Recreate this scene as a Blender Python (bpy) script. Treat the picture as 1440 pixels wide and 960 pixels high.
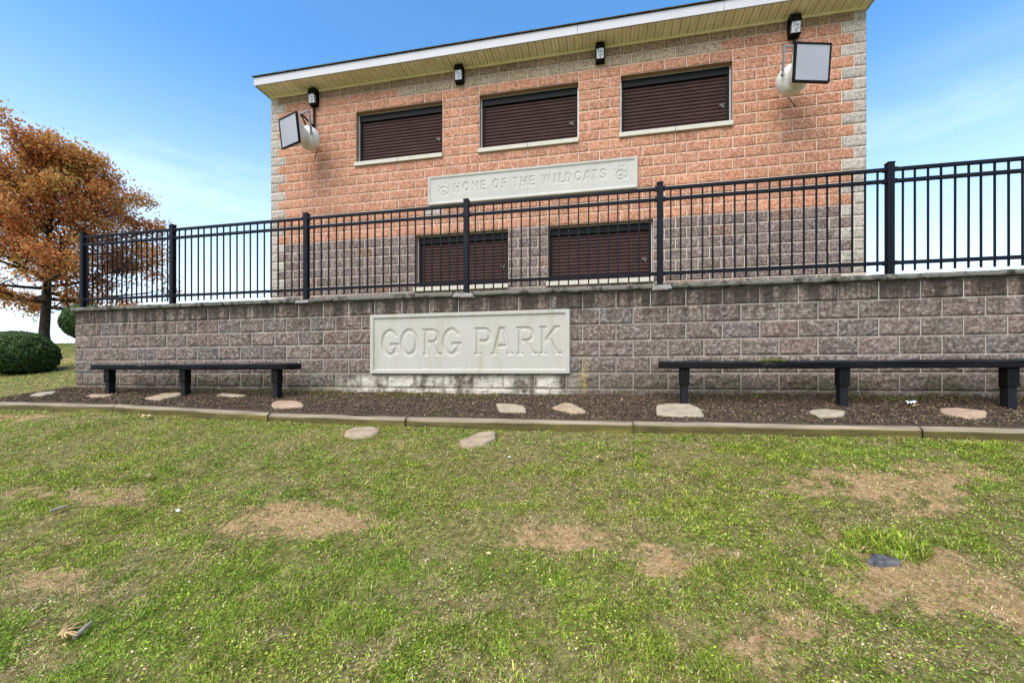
import bpy, math, random
import numpy as np
from mathutils import Matrix, Vector
rng = np.random.default_rng(7)
random.seed(7)
# ------------------------------------------------------------------ camera, sky, sun, exposure
TH = 0.2042                       # the camera looks this far left of the wall's normal
FPX, HOR, ZC = 600.0, 526.2, 1.6  # focal length and horizon in photo pixels (1440 wide), eye height
scn = bpy.context.scene
for o in list(bpy.data.objects): bpy.data.objects.remove(o)
cam_d = bpy.data.cameras.new('camera'); cam = bpy.data.objects.new('camera', cam_d)
scn.collection.objects.link(cam); scn.camera = cam
cam.location = (0, 0, ZC); cam.rotation_euler = (math.radians(90), 0, TH)
cam_d.sensor_width = 36; cam_d.lens = FPX / 1440 * 36; cam_d.shift_y = (HOR - 480) / 1440
cam_d.clip_start = 0.05; cam_d.clip_end = 3000

SUN_EL, SUN_AZ = math.radians(50), math.radians(200)    # azimuth clockwise from +Y
w = bpy.data.worlds.new('World'); scn.world = w; w.use_nodes = True
nt = w.node_tree; nt.nodes.clear()
out = nt.nodes.new('ShaderNodeOutputWorld'); bg = nt.nodes.new('ShaderNodeBackground')
sky = nt.nodes.new('ShaderNodeTexSky'); sky.sky_type = 'NISHITA'; sky.sun_disc = False
sky.sun_elevation = SUN_EL; sky.sun_rotation = SUN_AZ
sky.altitude = 100; sky.air_density = 1.0; sky.dust_density = 0.6; sky.ozone_density = 2.5
tc = nt.nodes.new('ShaderNodeTexCoord')
mp = nt.nodes.new('ShaderNodeMapping'); mp.inputs['Scale'].default_value = (1.0, 1.0, 4.5)
no = nt.nodes.new('ShaderNodeTexNoise'); no.inputs['Scale'].default_value = 2.1
no.inputs['Detail'].default_value = 7; no.inputs['Roughness'].default_value = 0.6
cr = nt.nodes.new('ShaderNodeValToRGB'); cr.color_ramp.elements[0].position = 0.50; cr.color_ramp.elements[1].position = 0.66
sep = nt.nodes.new('ShaderNodeSeparateXYZ')
mr = nt.nodes.new('ShaderNodeMapRange'); mr.inputs['From Min'].default_value = 0.02; mr.inputs['From Max'].default_value = 0.50
mr.inputs['To Min'].default_value = 0.65; mr.inputs['To Max'].default_value = 0.0
mu = nt.nodes.new('ShaderNodeMath'); mu.operation = 'MULTIPLY'
mx = nt.nodes.new('ShaderNodeMix'); mx.data_type = 'RGBA'
mx.inputs['B'].default_value = (5.6, 5.9, 6.2, 1)
L = nt.links.new
L(tc.outputs['Generated'], mp.inputs['Vector']); L(mp.outputs[0], no.inputs['Vector'])
L(no.outputs['Fac'], cr.inputs[0]); L(tc.outputs['Generated'], sep.inputs[0]); L(sep.outputs['Z'], mr.inputs['Value'])
L(cr.outputs['Color'], mu.inputs[0]); L(mr.outputs[0], mu.inputs[1])
hs = nt.nodes.new('ShaderNodeHueSaturation'); hs.inputs['Saturation'].default_value = 1.30; hs.inputs['Value'].default_value = 1.12; hs.inputs['Hue'].default_value = 0.496
hz = nt.nodes.new('ShaderNodeMapRange'); hz.inputs['From Min'].default_value = 0.0; hz.inputs['From Max'].default_value = 0.58; hz.interpolation_type = 'SMOOTHSTEP'
hz.inputs['To Min'].default_value = 0.85; hz.inputs['To Max'].default_value = 0.04
hm = nt.nodes.new('ShaderNodeMix'); hm.data_type = 'RGBA'; hm.inputs['B'].default_value = (4.3, 4.95, 5.6, 1)
L(sky.outputs[0], hs.inputs['Color']); L(sep.outputs['Z'], hz.inputs['Value']); L(hz.outputs[0], hm.inputs['Factor']); L(hs.outputs[0], hm.inputs['A'])
L(mu.outputs[0], mx.inputs['Factor']); L(hm.outputs['Result'], mx.inputs['A']); L(mx.outputs['Result'], bg.inputs['Color'])
bg.inputs['Strength'].default_value = 0.13
L(bg.outputs[0], out.inputs[0])

sd = bpy.data.lights.new('sun', 'SUN'); sd.energy = 2.3; sd.angle = math.radians(60); sd.color = (1.0, 0.93, 0.82)
sun = bpy.data.objects.new('sun', sd); scn.collection.objects.link(sun)
sdir = Vector((math.sin(SUN_AZ) * math.cos(SUN_EL), math.cos(SUN_AZ) * math.cos(SUN_EL), math.sin(SUN_EL)))
sun.rotation_euler = sdir.to_track_quat('Z', 'Y').to_euler(); sun.location = (-6, -10, 20)
scn.view_settings.view_transform = 'Standard'; scn.view_settings.look = 'None'
scn.view_settings.exposure = 1.15; scn.view_settings.gamma = 1.0

# ------------------------------------------------------------------ measuring helpers
CT, ST = math.cos(TH), math.sin(TH)
def sz(px, py, n):
    """where the line of sight through a measured photo point meets the vertical plane y = n"""
    u = (px - 720) / FPX; d = n / (CT + u * ST)
    return u * d * CT - d * ST, ZC + (HOR - py) / FPX * d
def s_at(px, n): return sz(px, 0, n)[0]

# ------------------------------------------------------------------ noise
def vnoise(x, y, seed=0):
    x = np.asarray(x, float); y = np.asarray(y, float)
    xi = np.floor(x).astype(np.int64); yi = np.floor(y).astype(np.int64)
    fx = x - xi; fy = y - yi; fx = fx * fx * (3 - 2 * fx); fy = fy * fy * (3 - 2 * fy)
    def h(a, b):
        n = (a * 374761393 + b * 668265263 + seed * 1442695041) & 0xffffffff
        n = ((n ^ (n >> 13)) * 1274126177) & 0xffffffff
        return ((n ^ (n >> 16)) & 0xffff) / 65535.0
    return (h(xi, yi) * (1 - fx) + h(xi + 1, yi) * fx) * (1 - fy) + (h(xi, yi + 1) * (1 - fx) + h(xi + 1, yi + 1) * fx) * fy
def fbm(x, y, oct=4, seed=0):
    a, t, r = 1.0, 0.0, 0.0
    for i in range(oct):
        r = r + a * vnoise(np.asarray(x) * 2 ** i + 13.7 * i, np.asarray(y) * 2 ** i - 7.1 * i, seed + i); t += a; a *= 0.5
    return r / t

# ------------------------------------------------------------------ mesh helpers
def mesh_np(name, V, Fc, mat, parent=None, col=None, smooth=False, origin=None, attrs=None):
    """V (n,3) world coords; Fc: list of arrays (m,3)/(m,4)"""
    V = np.asarray(V, np.float32).copy()
    if origin is None and parent is not None: origin = org(parent)
    if origin is not None: V -= np.asarray(origin, np.float32)
    me = bpy.data.meshes.new(name)
    if not isinstance(Fc, list): Fc = [Fc]
    Fc = [np.asarray(f, np.int32) for f in Fc if len(f)]
    li = np.concatenate([f.ravel() for f in Fc]); tot = np.concatenate([np.full(len(f), f.shape[1], np.int32) for f in Fc])
    st = np.concatenate([[0], np.cumsum(tot)[:-1]]).astype(np.int32)
    me.vertices.add(len(V)); me.vertices.foreach_set('co', V.ravel())
    me.loops.add(len(li)); me.loops.foreach_set('vertex_index', li)
    me.polygons.add(len(tot)); me.polygons.foreach_set('loop_start', st); me.polygons.foreach_set('loop_total', tot)
    if col is not None:
        c = np.ones((len(V), 4), np.float32); c[:, :3] = col
        a = me.color_attributes.new('Col', 'FLOAT_COLOR', 'POINT'); a.data.foreach_set('color', c.ravel())
    for k, v in (attrs or {}).items():
        a = me.attributes.new(k, 'FLOAT', 'POINT'); a.data.foreach_set('value', np.asarray(v, np.float32))
    me.update(calc_edges=True); me.validate()
    if smooth: me.polygons.foreach_set('use_smooth', np.ones(len(me.polygons), bool))
    if mat: me.materials.append(mat)
    o = bpy.data.objects.new(name, me); scn.collection.objects.link(o)
    if parent is not None: o.parent = parent
    elif origin is not None: o.location = origin
    return o
def org(o):
    p = np.array(o.location)
    return p if o.parent is None else p + org(o.parent)
class MB:
    def __init__(s): s.v = []; s.f = []
    def add(s, vs, fs):
        b = len(s.v); s.v += [tuple(v) for v in vs]; s.f += [tuple(i + b for i in f) for f in fs]; return s
    def box(s, x0, x1, y0, y1, z0, z1, M=None):
        vs = [(x, y, z) for z in (z0, z1) for y in (y0, y1) for x in (x0, x1)]
        if M is not None: vs = [tuple(M @ Vector(v)) for v in vs]
        return s.add(vs, [(0, 2, 3, 1), (4, 5, 7, 6), (0, 1, 5, 4), (2, 6, 7, 3), (0, 4, 6, 2), (1, 3, 7, 5)])
    def tube(s, pts, rad, n=8, caps=True):
        pts = [Vector(p) for p in pts]; b = len(s.v)
        if not hasattr(rad, '__len__'): rad = [rad] * len(pts)
        for i, p in enumerate(pts):
            t = (pts[min(i + 1, len(pts) - 1)] - pts[max(i - 1, 0)]).normalized()
            a = Vector((0, 0, 1)) if abs(t.z) < 0.9 else Vector((1, 0, 0))
            x = t.cross(a).normalized(); y = t.cross(x)
            for k in range(n):
                th = 2 * math.pi * k / n; s.v.append(tuple(p + (x * math.cos(th) + y * math.sin(th)) * rad[i]))
        for i in range(len(pts) - 1):
            for k in range(n):
                s.f.append((b + i * n + k, b + i * n + (k + 1) % n, b + (i + 1) * n + (k + 1) % n, b + (i + 1) * n + k))
        if caps:
            s.f.append(tuple(b + k for k in range(n))[::-1]); s.f.append(tuple(b + (len(pts) - 1) * n + k for k in range(n)))
        return s
    def lathe(s, prof, M, n=24):
        """prof: (radius, height) pairs about local z"""
        b = len(s.v)
        for r, h in prof:
            for k in range(n):
                th = 2 * math.pi * k / n; s.v.append(tuple(M @ Vector((r * math.cos(th), r * math.sin(th), h))))
        for i in range(len(prof) - 1):
            for k in range(n):
                s.f.append((b + i * n + k, b + i * n + (k + 1) % n, b + (i + 1) * n + (k + 1) % n, b + (i + 1) * n + k))
        return s
    def build(s, name, mat, parent=None, origin=None, smooth=False, bevel=0, seg=2):
        me = bpy.data.meshes.new(name)
        if origin is None and parent is not None: origin = org(parent)
        off = Vector(origin) if origin is not None else Vector((0, 0, 0))
        me.from_pydata([tuple(Vector(v) - off) for v in s.v], [], s.f); me.update()
        if smooth:
            for p in me.polygons: p.use_smooth = True
        me.materials.append(mat)
        o = bpy.data.objects.new(name, me); scn.collection.objects.link(o)
        if parent is not None: o.parent = parent
        else: o.location = off
        if bevel:
            m = o.modifiers.new('bevel', 'BEVEL'); m.width = bevel; m.segments = seg; m.limit_method = 'ANGLE'; m.angle_limit = math.radians(40)
        return o
def tag(o, label=None, cat=None, group=None, kind=None):
    for k, v in (('label', label), ('category', cat), ('group', group), ('kind', kind)):
        if v: o[k] = v
    return o
def empty(name, loc, label, cat, group=None):
    o = bpy.data.objects.new(name, None); scn.collection.objects.link(o); o.location = loc; o.empty_display_size = 0.2
    return tag(o, label, cat, group)

# ------------------------------------------------------------------ materials
class N:
    """little node builder"""
    def __init__(s, name, rough=0.8, spec=0.3, metal=0.0):
        m = bpy.data.materials.new(name); m.use_nodes = True; s.m = m; s.t = m.node_tree
        s.b = s.t.nodes['Principled BSDF']; s.b.inputs['Roughness'].default_value = rough
        s.b.inputs['Specular IOR Level'].default_value = spec; s.b.inputs['Metallic'].default_value = metal
    def n(s, typ, **kw):
        x = s.t.nodes.new(typ)
        for k, v in kw.items(): setattr(x, k, v)
        return x
    def l(s, a, b): s.t.links.new(a, b)
    def put(s, sock, v):
        if hasattr(v, 'is_linked') or hasattr(v, 'links'): s.l(v, sock)
        elif isinstance(v, (tuple, list)) and len(v) == 3 and sock.type == 'RGBA': sock.default_value = (*v, 1)
        else: sock.default_value = v
    def co(s, sx=1, sy=1, sz_=1, kind='Object'):
        t = s.n('ShaderNodeTexCoord'); m = s.n('ShaderNodeMapping'); m.inputs['Scale'].default_value = (sx, sy, sz_)
        s.l(t.outputs[kind], m.inputs[0]); return m.outputs[0]
    def noise(s, vec, scale, detail=4, rough=0.55, dist=0):
        x = s.n('ShaderNodeTexNoise'); s.l(vec, x.inputs['Vector']); x.inputs['Scale'].default_value = scale
        x.inputs['Detail'].default_value = detail; x.inputs['Roughness'].default_value = rough; x.inputs['Distortion'].default_value = dist
        return x.outputs['Fac']
    def ramp(s, fac, *st):
        x = s.n('ShaderNodeValToRGB'); e = x.color_ramp.elements
        while len(e) < len(st): e.new(0.5)
        for i, (p, c) in enumerate(st):
            e[i].position = p; e[i].color = (c, c, c, 1) if not isinstance(c, tuple) else (*c, 1)
        s.put(x.inputs[0], fac); return x.outputs[0]
    def mix(s, fac, a, b, mode='MIX'):
        x = s.n('ShaderNodeMix', data_type='RGBA', blend_type=mode)
        s.put(x.inputs['Factor'], fac); s.put(x.inputs['A'], a); s.put(x.inputs['B'], b); return x.outputs['Result']
    def math(s, op, a, b=0.0, clamp=False):
        x = s.n('ShaderNodeMath', operation=op, use_clamp=clamp); s.put(x.inputs[0], a); s.put(x.inputs[1], b); return x.outputs[0]
    def mapr(s, v, a, b, c=0.0, d=1.0):
        x = s.n('ShaderNodeMapRange'); s.put(x.inputs['Value'], v)
        for k, q in zip(('From Min', 'From Max', 'To Min', 'To Max'), (a, b, c, d)): x.inputs[k].default_value = q
        return x.outputs[0]
    def sepxyz(s, vec):
        x = s.n('ShaderNodeSeparateXYZ'); s.l(vec, x.inputs[0]); return x.outputs
    def attr(s, name):
        x = s.n('ShaderNodeAttribute', attribute_name=name); return x
    def color(s, c): s.put(s.b.inputs['Base Color'], c)
    def bump(s, h, strength=0.3, dist=0.01):
        x = s.n('ShaderNodeBump'); x.inputs['Strength'].default_value = strength; x.inputs['Distance'].default_value = dist
        s.put(x.inputs['Height'], h); s.l(x.outputs[0], s.b.inputs['Normal'])
def simple(name, c, rough=0.6, spec=0.3, metal=0.0, var=0.15, scale=6, bump=0.1, bs=60):
    k = N(name, rough, spec, metal); v = k.co()
    f = k.noise(v, scale, 5)
    k.color(k.mix(k.ramp(f, (0.3, 0.0), (0.7, 1.0)), tuple(x * (1 - var) for x in c), tuple(min(1, x * (1 + var)) for x in c)))
    if bump: k.bump(k.noise(v, bs, 3), bump, 0.004)
    return k.m

def block_mat(name, speck=0.35, kind='building'):
    k = N(name, 0.92, 0.15); v = k.co()
    base = k.attr('Col').outputs['Color']
    sp = k.noise(v, 70, 4, 0.8)
    c = k.mix(k.ramp(sp, (0.30, 0.0), (0.52, 0.5), (0.75, 1.0)), k.mix(1.0, base, (1 - speck,) * 3, 'MULTIPLY'), k.mix(0.13, base, (0.72, 0.62, 0.52)))  # pale aggregate flecks; the dark end paints pit shadows into the colour
    md = k.noise(v, 30, 4, 0.65)
    c = k.mix(k.ramp(md, (0.36, 0.75), (0.50, 0.0)), c, k.mix(1.0, c, (0.40, 0.35, 0.34), 'MULTIPLY'))
    c = k.mix(k.ramp(md, (0.52, 0.0), (0.66, 0.65)), c, k.mix(0.35, k.mix(1.0, c, (1.35, 1.35, 1.35), 'MULTIPLY'), (0.80, 0.72, 0.62)))
    big = k.noise(v, 1.7, 5)
    c = k.mix(k.ramp(big, (0.35, 0.0), (0.7, 0.35)), c, k.mix(1.0, c, (0.78, 0.72, 0.66), 'MULTIPLY'))
    ax = k.sepxyz(v)
    if kind == 'retaining':
        # dark water streaks running down from the cap
        vs = k.co(8.0, 1, 0.6); st = k.noise(vs, 1.0, 6, 0.7)
        top = k.mapr(ax['Z'], 0.70, 1.32)
        m = k.math('MULTIPLY', k.ramp(k.math('ADD', st, k.mapr(ax['Z'], 0.9, 1.40, -0.14, 0.12)), (0.445, 0.0), (0.62, 0.92)), top, True)
        c = k.mix(m, c, (0.045, 0.034, 0.026))
        # moss green and brown over the foot of the wall, stronger downwards
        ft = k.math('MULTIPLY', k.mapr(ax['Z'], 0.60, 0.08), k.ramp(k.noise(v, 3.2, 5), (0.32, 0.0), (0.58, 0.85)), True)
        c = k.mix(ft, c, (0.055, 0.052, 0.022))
        # lime bloom under the stone sign
        wx = k.math('MULTIPLY', k.mapr(ax['X'], 4.75, 5.25), k.mapr(ax['X'], 8.35, 7.95))
        wz = k.math('MULTIPLY', k.mapr(ax['Z'], 0.42, 0.33), k.mapr(ax['Z'], -0.02, 0.10, 0.55, 1.0))
        wn = k.ramp(k.noise(k.co(1.6, 1, 1.0), 3.1, 6, 0.65), (0.39, 0.0), (0.54, 0.88))
        wm = k.math('MULTIPLY', k.math('MULTIPLY', wx, wz), wn, True)
        c = k.mix(wm, c, (0.58, 0.54, 0.43))
        # ochre trickle right of the sign
        yx = k.math('SUBTRACT', 1.0, k.math('MULTIPLY', k.math('ABSOLUTE', k.math('SUBTRACT', ax['X'], 8.36)), 12.0), True)
        yn = k.math('MULTIPLY', yx, k.math('MULTIPLY', k.mapr(ax['Z'], 0.72, 0.45), k.ramp(k.noise(v, 14, 4), (0.35, 0.1), (0.6, 1.0))), True)
        c = k.mix(yn, c, (0.34, 0.25, 0.10))
        yx2 = k.math('SUBTRACT', 1.0, k.math('MULTIPLY', k.math('ABSOLUTE', k.math('SUBTRACT', ax['X'], 4.70)), 3.0), True)
        yn2 = k.math('MULTIPLY', yx2, k.math('MULTIPLY', k.mapr(ax['Z'], 0.40, 0.20), k.ramp(k.noise(v, 9, 4), (0.45, 0.0), (0.65, 0.6))), True)
        c = k.mix(yn2, c, (0.34, 0.27, 0.13))
    else:
        # pale lime bloom here and there on the facade
        pn = k.ramp(k.noise(k.co(1.3, 1, 0.8), 1.25, 7, 0.68), (0.60, 0.0), (0.74, 0.5))
        c = k.mix(pn, c, (0.52, 0.44, 0.38))
    k.color(c)
    k.bump(k.noise(v, 42, 6, 0.75), 0.9, 0.018)
    return k.m
def mortar_mat(name, c, z_lo=None):
    k = N(name, 0.95, 0.1); v = k.co()
    f = k.noise(v, 2.0, 5); g = k.noise(v, 30, 3)
    cc = k.mix(k.ramp(f, (0.35, 0.0), (0.7, 1.0)), tuple(x * 0.72 for x in c), c)
    cc = k.mix(k.ramp(g, (0.4, 0.0), (0.7, 0.4)), cc, tuple(x * 0.6 for x in c))
    if z_lo is not None:
        ax = k.sepxyz(v)
        ft = k.math('MULTIPLY', k.mapr(ax['Z'], 0.5, 0.1), k.ramp(f, (0.4, 0.2), (0.6, 0.8)), True)
        cc = k.mix(ft, cc, (0.14, 0.12, 0.06))
        vs = k.co(5.5, 1, 0.55); st = k.noise(vs, 1.0, 4, 0.6)
        m = k.math('MULTIPLY', k.ramp(st, (0.45, 0.0), (0.62, 0.85)), k.mapr(ax['Z'], 1.0, 1.40), True)
        cc = k.mix(m, cc, (0.05, 0.045, 0.035))
    k.color(cc); k.bump(g, 0.3, 0.005); return k.m
def concrete_mat(name, c, dark=(0.08, 0.075, 0.06), amt=0.5, sc=3.0, green=0.0):
    k = N(name, 0.9, 0.15); v = k.co()
    a = k.noise(v, sc, 7, 0.65); b = k.noise(v, 90, 3); d = k.noise(k.co(3.0, 1, 0.5), 2.4, 5)
    cc = k.mix(k.ramp(a, (0.3, 0.0), (0.7, 1.0)), tuple(x * 0.82 for x in c), c)
    cc = k.mix(k.ramp(a, (0.48, 0.0), (0.62, amt)), cc, dark)
    if green: cc = k.mix(k.ramp(d, (0.52, 0.0), (0.72, green)), cc, (0.30, 0.29, 0.15))
    cc = k.mix(k.ramp(b, (0.35, 0.22), (0.6, 0.0)), cc, tuple(x * 0.5 for x in c))
    k.color(cc); k.bump(b, 0.25, 0.004); return k.m
def leaf_mat(name, trans=0.35, rough=0.55):
    k = N(name, rough, 0.25)
    a = k.attr('Col').outputs['Color']; k.color(a)
    tr = k.n('ShaderNodeBsdfTranslucent'); k.l(a, tr.inputs['Color'])
    mxs = k.n('ShaderNodeMixShader'); mxs.inputs[0].default_value = trans
    k.l(k.b.outputs[0], mxs.inputs[1]); k.l(tr.outputs[0], mxs.inputs[2])
    k.l(mxs.outputs[0], k.t.nodes['Material Output'].inputs['Surface']); return k.m
M = {}
M['block'] = block_mat('building_block')
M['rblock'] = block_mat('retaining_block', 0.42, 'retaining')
M['mortar'] = mortar_mat('mortar', (0.84, 0.71, 0.56))
M['rmortar'] = mortar_mat('wall_mortar', (0.46, 0.41, 0.34), 0)
M['cap'] = concrete_mat('cap_concrete', (0.17, 0.162, 0.132), (0.028, 0.027, 0.020), 1.0, 9.0)
M['patch'] = concrete_mat('patch_concrete', (0.27, 0.26, 0.23), (0.10, 0.095, 0.08), 0.7, 14.0)
M['sign'] = concrete_mat('cast_stone', (0.48, 0.455, 0.39), (0.36, 0.35, 0.27), 0.45, 1.6, 0.45)
M['sign2'] = concrete_mat('cast_stone_clean', (0.51, 0.485, 0.43), (0.42, 0.40, 0.36), 0.25, 2.0, 0.12)
M['sill'] = concrete_mat('sill_stone', (0.60, 0.56, 0.46), (0.3, 0.27, 0.2), 0.3, 4.0)
M['black'] = simple('black_metal', (0.003, 0.004, 0.008), 0.55, 0.15, 0.0, 0.3, 8, 0.05)
M['fixture'] = simple('black_plastic', (0.004, 0.004, 0.004), 0.55, 0.15)
M['soffit'] = None
M['white'] = simple('white_fibreglass', (0.66, 0.64, 0.57), 0.45, 0.4, 0, 0.10, 3, 0.03)
M['galv'] = simple('galvanised_steel', (0.33, 0.33, 0.34), 0.45, 0.5, 0.6, 0.15, 10, 0.05)
M['grille'] = simple('grey_speaker_mesh', (0.34, 0.34, 0.36), 0.7, 0.2, 0.2, 0.06, 3, 0.3, 250)
M['bark'] = simple('grey_brown_bark', (0.055, 0.042, 0.034), 0.95, 0.1, 0, 0.5, 9, 0.9, 22)
M['leaf'] = leaf_mat('oak_leaves', 0.35)
M['box'] = leaf_mat('boxwood_leaves', 0.15, 0.45)
M['grass'] = leaf_mat('grass_blades', 0.25, 0.6)
M['chip'] = leaf_mat('mulch_chips', 0.0, 0.95)
M['latch'] = simple('dull_steel_latch', (0.16, 0.15, 0.14), 0.5, 0.4, 0.5, 0.15, 10, 0.05)
M['lead'] = simple('aluminium_frame', (0.50, 0.50, 0.48), 0.5, 0.4, 0.4, 0.1)

def shutter_mat():
    k = N('brown_shutter_paint', 0.6, 0.12); v = k.co()
    c = k.mix(k.ramp(k.noise(k.co(1, 1, 3), 2.2, 5), (0.35, 0.0), (0.7, 1.0)), (0.040, 0.019, 0.016), (0.060, 0.031, 0.026))
    k.color(k.mix(k.ramp(k.noise(v, 30, 4), (0.64, 0.0), (0.78, 0.25)), c, (0.16, 0.13, 0.12))); k.bump(k.noise(v, 40, 2), 0.05, 0.002); return k.m
M['shutter'] = shutter_mat()
def soffit_mat():
    k = N('cream_vinyl_soffit', 0.6, 0.3); v = k.co(); ax = k.sepxyz(v)
    n = k.noise(k.co(4.0, 1.5, 1), 1.2, 5)
    c = k.mix(k.ramp(n, (0.38, 0.0), (0.68, 1.0)), (0.70, 0.65, 0.47), (0.84, 0.80, 0.62))
    k.color(c); return k.m
M['soffit'] = soffit_mat()
M['fascia'] = simple('white_fascia', (0.43, 0.415, 0.42), 0.5, 0.35, 0, 0.05, 2, 0)
M['frieze'] = simple('cream_frieze', (0.80, 0.75, 0.54), 0.55, 0.3, 0, 0.08, 3, 0)
M['shingle'] = simple('dark_shingles', (0.07, 0.066, 0.062), 0.95, 0.1, 0, 0.4, 12, 0.5, 30)
def timber_mat():
    k = N('weathered_timber', 0.85, 0.2); v = k.co(); ax = k.sepxyz(v)
    g = k.noise(k.co(0.7, 14, 14), 2.2, 5, 0.6); b = k.noise(v, 1.6, 5)
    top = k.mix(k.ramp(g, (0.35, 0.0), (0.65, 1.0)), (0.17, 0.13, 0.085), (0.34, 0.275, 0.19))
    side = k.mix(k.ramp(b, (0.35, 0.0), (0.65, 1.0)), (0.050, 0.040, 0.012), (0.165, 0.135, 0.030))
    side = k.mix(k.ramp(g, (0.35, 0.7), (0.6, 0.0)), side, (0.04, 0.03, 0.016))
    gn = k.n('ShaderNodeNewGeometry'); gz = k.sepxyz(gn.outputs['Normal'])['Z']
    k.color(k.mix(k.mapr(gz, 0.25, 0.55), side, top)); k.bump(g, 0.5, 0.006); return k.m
M['timber'] = timber_mat()
def bench_mat():
    k = N('black_painted_timber', 0.6, 0.2); v = k.co()
    g = k.noise(k.co(0.8, 16, 16), 2.0, 5, 0.6); w_ = k.noise(k.co(1.2, 3, 3), 2.0, 6, 0.7)
    c = k.mix(k.ramp(g, (0.35, 0.0), (0.7, 1.0)), (0.004, 0.004, 0.006), (0.014, 0.014, 0.017))
    c = k.mix(k.ramp(w_, (0.60, 0.0), (0.68, 0.55)), c, (0.11, 0.09, 0.065))
    k.color(c); k.bump(g, 0.5, 0.006); return k.m
M['bench'] = bench_mat()
def stone_mat():
    k = N('tan_flagstone', 0.9, 0.15); v = k.co()
    a = k.noise(v, 7, 6, 0.6); b = k.noise(v, 60, 3)
    c = k.mix(k.ramp(a, (0.3, 0.0), (0.7, 1.0)), (0.27, 0.19, 0.12), (0.42, 0.33, 0.22))
    k.color(k.mix(k.ramp(b, (0.3, 0.35), (0.55, 0.0)), c, (0.25, 0.17, 0.11))); k.bump(k.noise(v, 18, 6, 0.7), 0.6, 0.012); return k.m
M['stone'] = stone_mat()
M['pale_stone'] = simple('pale_flagstone', (0.33, 0.275, 0.19), 0.9, 0.15, 0, 0.2, 9, 0.5, 40)
M['pink_stone'] = simple('pinkish_flagstone', (0.35, 0.245, 0.165), 0.9, 0.15, 0, 0.22, 9, 0.5, 40)
M['slate'] = simple('blue_grey_slate', (0.085, 0.085, 0.085), 0.8, 0.2, 0, 0.7, 25, 0.9, 30)
M['paper'] = simple('white_litter', (0.85, 0.86, 0.88), 0.7, 0.2, 0, 0.05, 20, 0.2)
M['moss'] = simple('green_moss', (0.075, 0.095, 0.018), 0.95, 0.05, 0, 0.5, 30, 0.8, 60)
M['dry'] = simple('dry_leaf', (0.52, 0.38, 0.18), 0.8, 0.2, 0, 0.2, 20, 0.3)
M['twig'] = simple('grey_stick', (0.25, 0.21, 0.16), 0.9, 0.2, 0, 0.3, 20, 0.5)
def lens_mat():
    k = N('clear_prismatic_lens', 0.25, 0.5); v = k.co(1, 1, 1)
    k.color(k.mix(k.ramp(k.noise(v, 28, 3), (0.4, 0.0), (0.62, 1.0)), (0.20, 0.20, 0.20), (0.62, 0.62, 0.60))); k.bump(k.noise(v, 60, 2), 0.4, 0.004); return k.m
M['lens'] = lens_mat()

# ------------------------------------------------------------------ terrain
NW = 5.472                       # front face of the retaining wall
NT = 4.36                        # front face of the edging timbers
S_END = s_at(104.5, NW)          # left end of the retaining wall
S_R = 8.6
S_ = np.interp
def zf(s): return np.interp(s, [-14, -8.2, -6.2, -3.9, -1, 0.3, 3.5, 9], [-0.42, -0.47, -0.47, -0.535, -0.56, -0.55, -0.53, -0.50]) + ZC
def zw(s): return np.interp(s, [-14, -8.6, -5, -1, 2, 4, 9], [-0.20, -0.235, -0.245, -0.275, -0.235, -0.25, -0.26]) + ZC
def ground(s, n, rough=True):
    s = np.asarray(s, float); n = np.asarray(n, float)
    f = zf(s); dn = np.clip(NT - n, 0, None)
    front = f - 0.03 * np.clip(1 - dn / 0.4, 0, 1) - 0.236 * np.minimum(dn, 6) - 0.08 * np.clip(dn - 6, 0, 30) * np.clip(1 - (dn - 6) / 80, 0.3, 1)
    t = np.clip((n - NT - 0.05) / (NW - NT - 0.05), 0, 1)
    bed = (f + 0.055) * (1 - t) + zw(s) * t
    hill = np.interp(n, [NW, 6.4, 8, 10, 13, 16.5, 22, 60, 400], [0, 0.20, 0.52, 0.93, 1.42, 1.66, 1.66, 1.5, 0.5]) * np.interp(s, [-16, -8.6], [1.0, 0.86]) + zw(s)
    far = np.where(s > S_END + 0.12, np.minimum(hill, 2.4), hill)
    z = np.where(n < NT + 0.05, front, np.where(n < NW, bed, far))
    if rough:
        a = np.clip(dn * 2, 0, 1) + (n > NW + 0.3)
        z = z + (fbm(s * 1.3, n * 1.3, 3, 5) - 0.5) * 0.07 * a + (fbm(s * 6, n * 6, 3, 9) - 0.5) * 0.022 * np.clip(a + 0.4, 0, 1)
    return z
def hit(px, py):
    """where the line of sight through a measured photo point meets the ground"""
    u = (px - 720) / FPX; v = (HOR - py) / FPX
    d = np.linspace(0.8, 25, 6000); X = u * d
    s = X * CT - d * ST; n = X * ST + d * CT; z = ZC + v * d
    g = ground(s, n); i = int(np.argmax(z < g + 0.0)); return float(s[i]), float(n[i]), float(g[i])
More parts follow.
